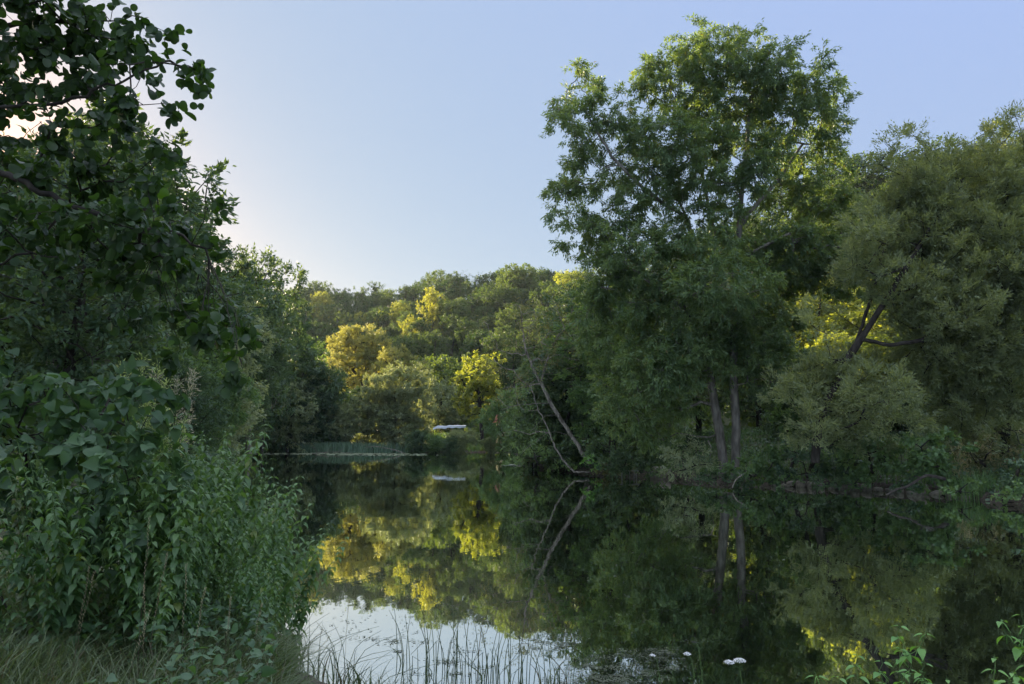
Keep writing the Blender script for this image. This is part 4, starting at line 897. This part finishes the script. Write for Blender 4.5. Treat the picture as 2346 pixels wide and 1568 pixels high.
# the same low growth along the left shore
n_ = 14000; Y = g.uniform(10, 100, n_); X = np.interp(Y, [7.6, 13, 20, 35, 60, 82, 110], [-2.2, -4.6, -8, -14, -22, -30, -50]) - g.uniform(0, 5, n_)
P = np.stack([X, Y, np.maximum(ground_z(X, Y), 0) + g.uniform(0, 1.2, n_)], -1)
V, Fs, Rr = leaves('oval', P, nrm(g.normal(0, 1, P.shape)), nrm(g.normal(0, .5, P.shape) + (.4, -.3, .6)), g.uniform(.15, .35, n_), g.uniform(.1, .22, n_), rg=g)
tag(mesh_obj('ground_cover', V, Fs, M['dark'], None, Rr), 'dark low growth along the foot of the left bank trees', 'ground cover', kind='stuff')

# floating weed
def weed(name, label, clusters, mat, size):
    P = []
    for (u, v, ru, rv, n_) in clusters:
        nc = max(3, n_ // 22); a = g.uniform(0, 6.28, nc); q = g.random(nc) ** .5; cu = u + ru * q * np.cos(a); cv = v + rv * q * np.sin(a); ci = g.integers(0, nc, n_)
        big = rv > 9 and n_ > 150; sp_ = g.uniform(.3, 1.6, nc)[ci]
        uu_ = cu[ci] + (g.normal(0, 13, n_) * sp_ if big else g.normal(0, min(ru, 60) * .5, n_)); vv_ = cv[ci] + (g.normal(0, 1.8, n_) * sp_ if big else g.normal(0, rv * .35, n_))
        for uu, vv in zip(uu_, vv_):
            if vv > 1003: P.append(onwater(uu, vv, .006))
    P = np.array(P); n_ = len(P); P[:, 2] += g.uniform(0, .004, n_)
    sz = np.clip(P[:, 1] / 8, 1, None) ** .6 if size > 0 else 1
    V, Fs, Rr = leaves('oval', P, nrm(np.stack([g.normal(0, 1, n_), g.normal(0, 1, n_), np.zeros(n_)], -1)), nrm(g.normal(0, .12, (n_, 3)) + (0, 0, 1)), abs(size) * g.uniform(.4, 1.3, n_) * sz, abs(size) * g.uniform(.2, .6, n_) * sz, rg=g)
    V[:, 2] = np.maximum(V[:, 2], .002)
    return tag(mesh_obj(name, V, Fs, mat, None, Rr), label, 'floating weed', kind='stuff')
weed('floating_weed', 'matted water weed breaking the surface among the rush stalks', [(1450, 1500, 110, 14, 500), (1390, 1530, 120, 20, 800), (1540, 1520, 60, 14, 220), (1350, 1560, 110, 18, 900), (1450, 1555, 90, 16, 400), (1290, 1470, 60, 10, 160), (1330, 1450, 90, 14, 120), (1600, 1470, 50, 8, 40), (1500, 1490, 50, 8, 120)], M['weed'], .024)
weed('floating_leaves', 'scattered small leaves and bits of weed drifting on the near water', [(1000, 1450, 300, 60, 150), (870, 1470, 60, 10, 60), (1100, 1480, 220, 40, 160), (1500, 1350, 300, 120, 50), (950, 1380, 220, 12, 30), (1100, 1250, 400, 110, 60), (2000, 1400, 300, 120, 30), (1060, 1520, 200, 30, 160)], M['weed'], .04)
weed('floating_leaves', 'tiny pale leaves dotted over the middle of the river', [(1000, 1110, 380, 50, 60), (1500, 1180, 400, 50, 22), (950, 1062, 330, 18, 60), (2000, 1220, 300, 60, 10)], M['duckweed'], .06)
weed('duckweed', 'thin pale line of duckweed on the far water before the reeds', [(800, 1040.5, 130, 1.4, 700), (700, 1040, 120, 1.0, 250), (1190, 1066, 20, 1, 60), (860, 1043, 60, 1, 160)], M['duckweed'], .22)

# ------------------------------------------------------------------ rush stalks standing in the near water
RC = [(1000 + 1, 930, 1520, 10, 3, .42, 'pair of lone upright rush stalks, leftmost in the open water'),
      (0, 985, 1545, 26, 13, .62, 'dense clump of tall rush stalks right of the lone pair, some bent over'),
      (0, 1050, 1552, 22, 11, .55, 'rush clump with a dark withered leaf in the open water'),
      (0, 1105, 1560, 26, 11, .5, 'rush clump with broken stalks in the middle of the bright water'),
      (0, 1165, 1560, 22, 9, .45, 'rush clump between the middle clump and the weed mat'),
      (0, 1215, 1572, 26, 11, .48, 'rush clump at the left edge of the weed mat'),
      (0, 1262, 1566, 18, 7, .42, 'thin rush clump standing in the weed mat'),
      (0, 1300, 1580, 20, 5, .38, 'last sparse rush clump on the right in the weed mat')]
for k, (_, u0, v0, su, ns, hm, lb) in enumerate(RC):
    o0 = onwater(u0, v0); root = empty('rush_clump', o0); tag(root, lb, 'rushes', 'rush clumps in the near water')
    for j in range(int(ns * 1.1) + 1):
        p = onwater(u0 + g.normal(0, su), v0 + g.normal(0, 14)) - o0; h = hm * g.choice([.45, .7, .9, 1.1, 1.25]) * g.uniform(.85, 1.1)
        ln = g.normal(0, .07, 2)
        if g.random() < .3 and ns > 3:   # broken stalk
            kx = g.uniform(.35, .6); d2 = g.normal(0, 1, 2); d2 /= np.linalg.norm(d2); pp = np.array([p + (0, 0, -.15), p + (ln[0] * kx, ln[1] * kx, h * kx), p + (ln[0] * kx + d2[0] * h * .35, ln[1] * kx + d2[1] * h * .35, h * kx * .35)])
            V, Fs = polytube(pp, [.0046, .0044, .0025], 5)
        else:
            pp = bend([p + (0, 0, -.15), p + (ln[0] * .4, ln[1] * .4, h * .5), p + (ln[0] * 1.3, ln[1] * 1.3, h)], 3)
            V, Fs = polytube(pp, np.linspace(.0052, .0016, len(pp)), 5)
        b = Bag(); b.add(V, Fs, np.full(len(V), g.random() * .95)); b.build('stalk', M['rush'], root)
    for j in range(2):
        P = np.array([onwater(u0 + g.normal(0, su), v0) - o0])
        r = ribbons(P, g.uniform(.15, .5, 1) * hm * 1.6, np.full(1, .014), g.normal(0, .16, (1, 3)) * (1, 1, 0), g, 5)
        mesh_obj('blade', r[0], r[1], M['rush'], root, r[2])
# thin straws at the left foot of the near water
for k, (u0, v0, ns, lb) in enumerate([(700, 1560, 26, 'tangle of bent dry reed stalks at the nettle foot'), (770, 1575, 14, 'short reed stalks and blades right of the tangle'), (830, 1585, 8, 'few slanting reed blades poking up at the bottom edge')]):
    o0 = onwater(u0, v0); root = empty('reed_clump', o0); tag(root, lb, 'reeds')
    for j in range(ns):
        p = onwater(u0 + g.normal(0, 22), v0 + g.uniform(-40, 15)) - o0; h = g.uniform(.2, .62) * (1 - .25 * k); a = g.normal(0, .22, 2)
        pp = bend([p + (0, 0, -.1), p + (a[0] * .4, a[1] * .4, h * .6), p + (a[0] * 1.5, a[1] * 1.3, h)], 3)
        V, Fs = polytube(pp, np.linspace(.0044, .0012, len(pp)), 5); b = Bag(); b.add(V, Fs, np.full(len(V), g.random() * .95)); b.build('stalk', M['rush'], root)
    for j in range(10 if k else 7):
        P = np.array([onwater(u0 + g.normal(0, 22), v0 + g.uniform(-25, 10)) - o0])
        r = ribbons(P, g.uniform(.15, .4, 1), np.full(1, .016), g.normal(0, .14, (1, 3)) * (1, 1, 0), g, 5); mesh_obj('blade', r[0], r[1], M['rush'], root, r[2])

# ------------------------------------------------------------------ foreground alder
g = np.random.default_rng(90)
al = [(60, 40, 170, 110), (250, 60, 120, 80), (370, 50, 60, 50), (405, 140, 60, 48), (150, 170, 160, 80), (300, 180, 80, 50), (430, 180, 40, 26), (60, 235, 90, 50), (200, 300, 120, 70), (340, 230, 40, 18), (290, 260, 26, 26),
      (325, 335, 50, 28), (370, 325, 18, 12), (130, 390, 130, 60), (270, 410, 80, 50), (330, 400, 34, 24), (70, 520, 110, 70), (200, 500, 140, 70), (390, 500, 66, 50), (440, 470, 34, 26), (465, 545, 45, 44), (320, 570, 130, 60),
      (120, 600, 130, 44), (430, 640, 80, 56), (320, 680, 110, 50), (505, 700, 40, 36), (540, 740, 30, 16), (460, 780, 70, 60), (560, 850, 46, 16), (400, 740, 80, 60), (60, 340, 50, 30), (-60, 300, 90, 300), (-60, 560, 70, 100)]
lb = []
for i_, (u, v, ru, rv) in enumerate(al):
    Y = 5.0 + g.uniform(-.5, .5); k = Y / F; lb.append((at(u, v, Y), (ru * k, max(.22, min(ru, rv) * k * 1.3), rv * k)))
A0 = at(-330, 1330, 5.2); A0[2] = .6
t = Tree('alder_tree', A0, 'dark alder hanging its round leaved branches into the left of the view', 'tree', seed=91)
tr = bend([A0, at(-320, 900, 5.3), at(-290, 500, 5.3), at(-270, 100, 5.2), at(-240, -300, 5.2)], 6, .01, g)
b1 = bend([at(-305, 700, 5.3), at(-120, 620, 5.2), at(60, 640, 5.0), at(220, 690, 4.9), at(380, 690, 4.8)], 6, .01, g)
b2 = bend([at(-290, 520, 5.3), at(-100, 400, 5.2), at(20, 400, 5.), at(110, 450, 4.9), at(300, 520, 4.9), at(420, 540, 4.9)], 6, .01, g)
b3 = bend([at(-280, 300, 5.3), at(-60, 250, 5.2), at(120, 240, 5.), at(260, 190, 5.), at(390, 140, 5.)], 6, .01, g)
b4 = bend([at(-270, 100, 5.2), at(0, 60, 5.1), at(200, 50, 5.), at(340, 40, 5.)], 6, .01, g)
b5 = bend([at(-300, 640, 5.3), at(-60, 560, 5.5), at(90, 530, 5.4), at(160, 470, 5.3)], 6, .01, g)
t.grow([tr, b1, b2, b3, b4, b5], lb, .17, ('alder', .070, .070), (M['darkbark'], M['alder']), .055, .0020, .12, shell=.1, cnt=1.0, nleaf=17, rc=.14, droop=-.25, twigs=4, upn=.5, up=.2, power=.5, jit=.14, side=1.)
print('alder clumps', t.ncl)

# big-leaved shrub below it
al = [(80, 960, 150, 90), (240, 940, 110, 80), (330, 900, 60, 60), (60, 1120, 140, 100), (220, 1110, 130, 100), (340, 1040, 80, 80), (-60, 1000, 120, 200), (120, 870, 140, 40), (300, 1200, 100, 60), (100, 1240, 140, 70)]
lb = []
for (u, v, ru, rv) in al:
    Y = 4.9 + g.uniform(-.35, .45); k = Y / F; lb.append((at(u, v, Y), (ru * k, .36, rv * k)))
A0 = at(60, 1450, 5.3); A0[2] = float(ground_z(A0[0], A0[1]))
t = Tree('hazel_shrub', A0, 'big leaved dark shrub filling the left edge under the alder', 'shrub', seed=92)
t.grow([bend([A0, at(60, 1200, 5.1), at(60, 1000, 5.)], 5), bend([A0, at(200, 1200, 5.1), at(250, 1000, 5.)], 5), bend([A0, at(-60, 1200, 5.1), at(-60, 1000, 5.)], 5)], lb, .2, ('heart', .082, .086), (M['darkbark'], M['shrub']), .02, .0020, .15, shell=.15, cnt=1.3, nleaf=14, rc=.15, droop=-.35, twigs=4, upn=.5, jit=.12, side=1.)
print('shrub clumps', t.ncl)

# ------------------------------------------------------------------ nettles
def nettle(name, H, seed, leafL=.095, mat='nettle', lean=.2, dense=1.0, shoot=1.0):
    rg = np.random.default_rng(seed); root = empty(name); b = Bag(); s_ = Bag()
    a0 = rg.uniform(0, 6.28); tip = np.array([math.cos(a0) * lean * H, math.sin(a0) * lean * H, H])
    main = bend([(0, 0, -.1), tip * (.18, .18, .35), tip * (.5, .5, .7), tip], 6, .004, rg)
    stems = [(main, .0045)]
    for k in range(int(5 * dense)):
        i = rg.integers(4, len(main) - 4); a = rg.uniform(0, 6.28); l = rg.uniform(.15, .4) * min(H, 1.2) * shoot; p = main[i]
        stems.append((bend([p, p + np.array([math.cos(a), math.sin(a), .9]) * l * .5, p + np.array([math.cos(a) * .75, math.sin(a) * .75, 1.2]) * l], 4), .0026))
    for pts, r in stems:
        V, Fs = polytube(pts, np.linspace(r, .001, len(pts)), 5); s_.add(V, Fs, np.full(len(V), rg.random()))
        L_ = np.linalg.norm(np.diff(pts, axis=0), axis=1).sum(); nn = int(L_ / .058); ph = rg.uniform(0, 3)
        cum = np.concatenate([[0], np.cumsum(np.linalg.norm(np.diff(pts, axis=0), axis=1))])
        for j in range(nn):
            f_ = (j + .6) / nn; p = np.array([np.interp(f_ * L_, cum, pts[:, q]) for q in range(3)])
            if p[2] < .10 * H: continue
            sc_ = (1 - .62 * f_ ** 2.2) * rg.uniform(.75, 1.15) * (1 if r > .003 else .8)
            for sd in (0, math.pi):
                a = ph + j * 1.571 + sd + rg.normal(0, .2); dr = -.25 - .5 * (1 - f_) + .75 * max(0, f_ - .85) * 6 * .35
                D = nrm(np.array([[math.cos(a), math.sin(a), dr + rg.normal(0, .12)]])); N = nrm(np.array([[0, 0, 1.]]) + rg.normal(0, .12, (1, 3))); N = nrm(N - D * (N * D).sum())
                pet = p + D[0] * .02 * sc_
                V, Fs, Rr = leaves('nettle', pet[None], D, N, np.array([leafL * sc_]), np.array([leafL * sc_ * .95]), rg=rg); b.add(V, Fs, Rr)
            if .35 < f_ < .95 and rg.random() < .5:     # hanging flower strings
                for q in range(3):
                    a = rg.uniform(0, 6.28); e = p + np.array([math.cos(a) * .03, math.sin(a) * .03, -rg.uniform(.02, .05)])
                    V, Fs = polytube([p, (p + e) / 2 + (0, 0, .008), e], [.0012, .002, .001], 4); b.add(V, Fs, np.full(len(V), .9))
    s_.build('stem', M['stem'], root); b.build('leaves', M[mat], root); return root
NV = [nettle('nettle', H_, 100 + k, [.13, .10, .145, .12, .085, .13][k], 'nettle', [.14, .22, .10, .18, .3, .12][k], [1, 1.6, .8, 1.3, 1.8, 1][k]) for k, H_ in enumerate([1.5, 1.7, 1.3, 1.6, 1.4, 1.8])]
NH = [1.5, 1.7, 1.3, 1.6, 1.4, 1.8]
ENVS = -26
env_u = [330, 350, 380, 420, 460, 500, 540, 570, 600, 640, 670, 700, 715]
env_v = [850, 860, 910, 975, 960, 965, 1010, 1090, 1110, 1110, 1130, 1200, 1330]
g = np.random.default_rng(101); k = 0
def nettle_at(u, vtop, Y, label, group):
    global k
    u = u + (ENVS if u > 480 else 0)
    tp = at(u, vtop, Y); gz = float(ground_z(tp[0], tp[1])); gz = max(gz, 0.0); h = tp[2] - gz
    if h < .25: return
    j = int(g.integers(0, 6)); 
    o = place(NV[j], H=NH[j], xy=(tp[0], tp[1]), z=gz, h=h, label=label, cat='nettle', group=group, wscale=1.0)
    s = np.clip(h / NH[j], .5, 1.5); o.scale = (min(s, 1.1), min(s, 1.1), s); o.rotation_euler = (g.normal(0, .09), g.normal(.02, .09), g.uniform(0, 6.28)); k += 1
lv = 0
for u in np.arange(340, 712, 11.):      # the crest of the nettle bank: Y grows with the shore
    v = np.interp(u, env_u, env_v); Y = np.interp(u, [340, 500, 600, 700], [5.6, 6.3, 6.9, 7.2]) + g.uniform(-.3, .3)
    nettle_at(u, v + g.uniform(-6, 26), Y, (('nettle along the top of the tall left bank stand' if lv == 0 else 'nettle amid the tall left bank stand' if lv == 1 else 'nettle low in front of the tall left bank stand') + (', at the shrub' if u < 430 else ', at the water' if u > 600 else '')), 'nettles of the tall stand on the left bank')
for u in np.arange(380, 690, 15.):
    for (dv, dY) in ((90, -.7), (190, -1.2)):
        lv = 1 if dv == 90 else 2
        v = np.interp(u, env_u, env_v) + dv + g.uniform(-30, 30); Y = np.interp(u, [340, 500, 600, 700], [5.6, 6.3, 6.9, 7.2]) + dY + g.uniform(-.3, .3)
        nettle_at(u + g.uniform(-8, 8), v, Y, (('stinging nettle along the top edge of the tall stand on the left bank' if lv == 0 else 'stinging nettle in the middle of the tall stand on the left bank' if lv == 1 else 'stinging nettle low in front of the tall stand on the left bank') + (', at the shrub' if u < 430 else ', at the water' if u > 600 else '')), 'nettles of the tall stand on the left bank')
for u in np.arange(120, 470, 24.):
    nettle_at(u, np.interp(u, [120, 300, 470], [1120, 1010, 1040]) + g.uniform(-50, 70), g.uniform(4.3, 4.75), 'nettle growing up through the lower part of the big leaved shrub' + (', left' if u < 290 else ', right'), 'nettles in front of the shrub')
for u in np.arange(10, 640, 52.):
    v = np.interp(u, [0, 200, 400, 640], [1290, 1270, 1290, 1400]) + g.uniform(-40, 40)
    nettle_at(u, v, g.uniform(4.2, 4.9) + .6 * (u > 450), 'low nettle behind the grass, below the big leaved shrub and nettle stand', 'low nettles behind the grass')
print('nettles', k)
# tall brownish weed at the left edge, pale feathery goldenrod-like sprays
t = nettle('dock_weed', 1.55, 130, .085, 'grass', .05, 2.2); p = at(85, 1090, 4.4)
t.location = (p[0], p[1], float(ground_z(p[0], p[1]))); t.scale = (1, 1, (p[2] - t.location[2]) / 1.55); tag(t, 'tall brownish seeding weed standing at the left edge', 'weed')
def spray(name, label, u, v, Y, n_, mat):
    g = np.random.default_rng(int(u)); c = at(u, v, Y); gz = float(ground_z(c[0], c[1])); gz = max(gz, 0); root = empty(name, (c[0], c[1], gz)); tag(root, label, 'weed'); h = c[2] - gz
    b = Bag(); l_ = Bag()
    for q in range(n_):
        a = g.normal(0, .12, 2); top = np.array([a[0], a[1], h * g.uniform(.9, 1.0)]); pts = bend([(0, 0, -.1), top * (.2, .2, .5), top], 6, .004, g)
        V, Fs = polytube(pts, np.linspace(.004, .0012, len(pts)), 5); b.add(V, Fs, np.full(len(V), .5))
        m_ = 240; t_ = g.uniform(.55, 1, m_); P = np.stack([np.interp(t_ * (len(pts) - 1), np.arange(len(pts)), pts[:, i]) for i in range(3)], -1)
        D = nrm(g.normal(0, 1, (m_, 3)) + (.3, 0, .9)); P = P + D * (g.uniform(0, .16, m_) * (1.25 - t_))[:, None]
        V, Fs, Rr = leaves('blade', P, D, nrm(g.normal(0, 1, (m_, 3))), g.uniform(.02, .05, m_), g.uniform(.004, .009, m_), rg=g); l_.add(V, Fs, Rr)
    b.build('stem', M['stem'], root); l_.build('plume', mat, root)
M['plume'] = leafmat('pale plume', (.10, .14, .06), (.20, .23, .12), .4, (1.8, 1.7, .8), .2, .6, .1, None, 2.)
M['greyplume'] = leafmat('grey plume', (.10, .10, .08), (.20, .19, .15), .4, (1.6, 1.5, 1.), .2, .6, .1, None, 2.)
spray('feathery_weed', 'pale yellow green feathery weed rising above the nettles', 335, 820, 5.7, 5, M['plume'])
spray('feathery_weed', 'dry grey feathery weed right of the pale green one', 415, 850, 6.1, 4, M['greyplume'])
spray('feathery_weed', 'short greenish plume at the top of the nettle stand', 375, 925, 5.6, 5, M['plume'])

# ------------------------------------------------------------------ foreground grass
g = np.random.default_rng(110); n_ = 26000
Y = 2.9 + 3.2 * g.random(n_) ** .8; u = g.uniform(-80, 680, n_); X = (u - 1173) / F * Y; d = sdist(X, Y); X, Y = X[d > -.25], Y[d > -.25]; m_ = len(X)
gz = ground_z(X, Y); uu = X / Y * F + 1173
H_ = g.uniform(.25, .78, m_) * (1 - .35 * smooth((uu - 380) / 300)) * (.8 + .35 * wob(X, Y, 1.6, 14)) * (1 + .25 * smooth((4.2 - Y)))
r = ribbons(np.stack([X, Y, gz - .02], -1), H_, g.uniform(.005, .012, m_), g.normal(0, .17, (m_, 3)) * (1, 1, 0) + (.04, 0, 0), g, 6, .9)
tag(mesh_obj('grass', r[0], r[1], M['grass'], None, r[2]), 'long soft grass on the near bank at the bottom left', 'grass', kind='stuff')
# low broad herbs between the grass
n_ = 2600; Y = g.uniform(3.2, 5.2, n_); u = g.uniform(-60, 650, n_); X = (u - 1173) / F * Y; d = sdist(X, Y); ok = (d > .05) & (wob(X, Y, 2.2, 33) > -.1); X, Y = X[ok], Y[ok]; m_ = len(X)
P = np.stack([X, Y, ground_z(X, Y) + g.uniform(.05, .42, m_)], -1)
V, Fs, Rr = leaves('heart', P, nrm(g.normal(0, 1, (m_, 3)) * (1, 1, .3)), nrm(g.normal(0, .4, (m_, 3)) + (0, -.2, 1)), g.uniform(.03, .065, m_), g.uniform(.025, .06, m_), rg=g)
tag(mesh_obj('herbs', V, Fs, M['shrub'], None, Rr), 'low broad leaved herbs mixed into the near grass', 'herbs', kind='stuff')
# seed heads
def seedstalk(u, vtop, Y, label, lean=0.0):
    tp = at(u, vtop, Y); gz = float(ground_z(tp[0] - lean, tp[1])); h = tp[2] - gz; o0 = np.array([tp[0] - lean, tp[1], gz])
    root = empty('grass_stalk', o0); tag(root, label, 'grass stalk', 'seed-headed grass stalks in the near grass')
    pts = bend([(0, 0, -.05), (lean * .3, 0, h * .5), (lean, 0, h)], 8, .003, g)
    b = Bag(); V, Fs = polytube(pts, np.linspace(.0016, .0008, len(pts)), 5); b.add(V, Fs, np.full(len(V), .93)); b.build('stem', M['grass'], root)
    m_ = 34; t_ = np.linspace(.62, 1, m_); P = np.stack([np.interp(t_ * (len(pts) - 1), np.arange(len(pts)), pts[:, i]) for i in range(3)], -1)
    sd = np.where(np.arange(m_) % 2, 1, -1); D = nrm(np.stack([sd * .45 + g.normal(0, .1, m_), g.normal(0, .2, m_), np.ones(m_)], -1))
    V, Fs, Rr = leaves('blade', P, D, nrm(np.stack([np.zeros(m_), -np.ones(m_), np.zeros(m_)], -1) + g.normal(0, .3, (m_, 3))), np.full(m_, .014), np.full(m_, .0032), np.full(m_, .3), rg=g)
    mesh_obj('seed_head', V, Fs, M['straw'], root, Rr)
for (u, v, Y, ln, lb) in [(343, 1188, 3.7, .02, 'tallest pale seed-headed grass stalk, left of the other tall ones'), (383, 1270, 3.8, .08, 'seed-headed stalk leaning right just beside the tallest'), (427, 1295, 3.8, .0, 'upright seed-headed stalk before the middle of the nettles'),
                         (470, 1350, 3.7, .07, 'short seed-headed stalk leaning right of the upright one'), (345, 1400, 3.5, .12, 'low seed-headed stalk leaning far right'), (205, 1300, 3.8, .06, 'left slanting seed-headed stalk over the dark hollow'),
                         (217, 1312, 3.7, .09, 'second slanting seed-headed stalk over the dark hollow'), (530, 1370, 4.2, .03, 'seed-headed stalk before the nettles near the water'), (330, 1345, 3.6, -.03, 'stalk with brown seed head between the tall ones'),
                         (740, 1445, 6.2, .22, 'arching seed-headed stalk leaning over the bright water'), (756, 1460, 6.0, .2, 'lower arching seed-headed stalk over the bright water'), (800, 1375, 6.4, .03, 'very thin upright stalk standing alone before the bright water'), (600, 1385, 4.4, .05, 'seed-headed stalk at the right end of the grass')]:
    seedstalk(u, v, Y, lb, ln)

# ------------------------------------------------------------------ yarrow and nettles at the bottom right
def umbel(u, v, Y, r, label, heads, dull=False):
    tp = at(u, v, Y); gz = max(0, float(ground_z(tp[0], tp[1]))); o0 = np.array([tp[0] + .03, tp[1], gz]); h = tp[2] - gz
    root = empty('yarrow', o0); tag(root, label, 'flower'); g = np.random.default_rng(int(u * 7)); s_ = Bag(); fl_ = Bag()
    main = bend([(0, 0, -.05), (.01, 0, h * .5), (-.01, 0, h - r * 1.6)], 6); s_.add(*polytube(main, np.linspace(.0025, .0016, len(main)), 5))
    for (dx, dz, rr_) in heads:
        c = np.array([-.03 + dx, 0, h + dz]); s_.add(*polytube([main[-1], (main[-1] + c) / 2 + (dx * .1, 0, -.004), c - (0, 0, .006)], [.0014, .001, .001], 5))
        n_ = int(300 * (rr_ / .02) ** 1.3) ; q = g.random(n_) ** .5 * rr_; a = g.uniform(0, 6.28, n_); P = np.stack([q * np.cos(a), q * np.sin(a), -q * q / rr_ * .35 + g.normal(0, .0012, n_)], -1) + c
        V, Fs, Rr = leaves('oval', P, nrm(g.normal(0, 1, (n_, 3)) * (1, 1, .5)), nrm(g.normal(0, .4, (n_, 3)) + (0, 0, 1)), np.full(n_, .0042), np.full(n_, .0038), rg=g); fl_.add(V, Fs, Rr)
        for q2 in range(14):
            e = c + np.array([g.uniform(-1, 1) * rr_ * .8, g.uniform(-1, 1) * rr_ * .8, -.003]); s_.add(*polytube([c - (0, 0, rr_ * .8), e], [.0006, .0006], 4))
    s_.build('stem', M['stem'], root); fl_.build('flower_head', M['weed'] if dull else M['petal'], root)
    m_ = 160; t_ = g.uniform(.1, .75, m_); P = np.stack([np.interp(t_ * (len(main) - 1), np.arange(len(main)), main[:, i]) for i in range(3)], -1); D = nrm(g.normal(0, 1, (m_, 3)) * (1, 1, .4) + (0, 0, .3)); P = P + D * g.uniform(0, .035, m_)[:, None]
    V, Fs, Rr = leaves('blade', P, D, nrm(g.normal(0, 1, (m_, 3))), g.uniform(.008, .02, m_), np.full(m_, .003), rg=g); mesh_obj('leaves', V, Fs, M['nettle'], root, Rr)
umbel(1683, 1512, 3.3, .022, 'white yarrow in full bloom with two flat flower heads', [(-.024, -.004, .022), (.022, .004, .026)])
umbel(1574, 1496, 3.6, .016, 'small pale yarrow left of the blooming one', [(0, 0, .017)])
umbel(1495, 1500, 3.7, .015, 'pale yarrow furthest left in the weeds', [(0, 0, .013)])
umbel(1590, 1470, 3.9, .01, 'greenish budding yarrow between the pale ones', [(0, 0, .012)], True)
umbel(1530, 1530, 3.5, .01, 'tiny budding yarrow low between the pale ones', [(0, 0, .010)], True)
NB = [nettle('nettle', H_, 140 + j, .085, 'nettle_bright', .015, .9, .35) for j, H_ in enumerate([1.0, 1.0, 1.0])]
for j, (u, v, Y, lb) in enumerate([(2050, 1420, 3.0, 'tallest bright green nettle at the bottom right'), (1965, 1485, 2.9, 'bright green nettle left of the tallest one'), (2105, 1505, 2.95, 'bright green nettle right of the tallest one'), (2010, 1500, 2.8, 'low bright nettle in front of the tallest one'),
                                  (2070, 1525, 2.7, 'lowest bright nettle in the middle at the bottom edge'), (2160, 1540, 2.9, 'small nettle at the right end of the bright clump'), (2338, 1390, 2.9, 'tall nettle cut by the right edge of the view'), (2265, 1490, 2.8, 'nettle leaning left of the one at the right edge'),
                                  (2310, 1520, 2.7, 'low nettle at the bottom right corner'), (1930, 1535, 2.7, 'lowest leaf tips of a nettle left of the bright clump')]):
    tp = at(u, v - 26, Y); gz = max(0.0, float(ground_z(tp[0], tp[1]))); h = tp[2] - gz
    o = place(NB[j % 3], H=1.0, xy=(tp[0] - .0, tp[1]), z=gz, h=h, label=lb, cat='nettle', group='bright nettles at the bottom right'); s = h; o.scale = (.95, .95, s)
g = np.random.default_rng(150); n_ = 5000; Y = g.uniform(2.0, 4.4, n_); X = g.uniform(-1.2, 4.5, n_); P = np.stack([X, Y, ground_z(X, Y)], -1); P = P[sdist(X, Y) > .05]; m_ = len(P)
r = ribbons(P, g.uniform(.1, .3, m_), np.full(m_, .006), g.normal(0, .1, (m_, 3)) * (1, 1, 0), g, 4)
tag(mesh_obj('grass', r[0], r[1], M['grass'], None, r[2]), 'short grass on the near bank at the foot of the nettles', 'grass', kind='stuff')

# ------------------------------------------------------------------ thin evening haze
def haze_box(x0, x1, y0, y1, z0, z1, dens):
    m, n, out = newmat('haze'); v = n.nodes.new('ShaderNodeVolumePrincipled'); v.inputs['Density'].default_value = dens
    v.inputs['Color'].default_value = (.80, .88, .92, 1); v.inputs['Anisotropy'].default_value = .3
    n.links.new(v.outputs[0], out.inputs['Volume'])
    b = Bag(); b.add(*box(x0, x1, y0, y1, z0, z1)); o = b.build('haze', m); return tag(o, 'thin pale evening haze in the river valley', 'haze', kind='stuff')
haze_box(-640, 640, -70, 940, -3, 130, .00013)
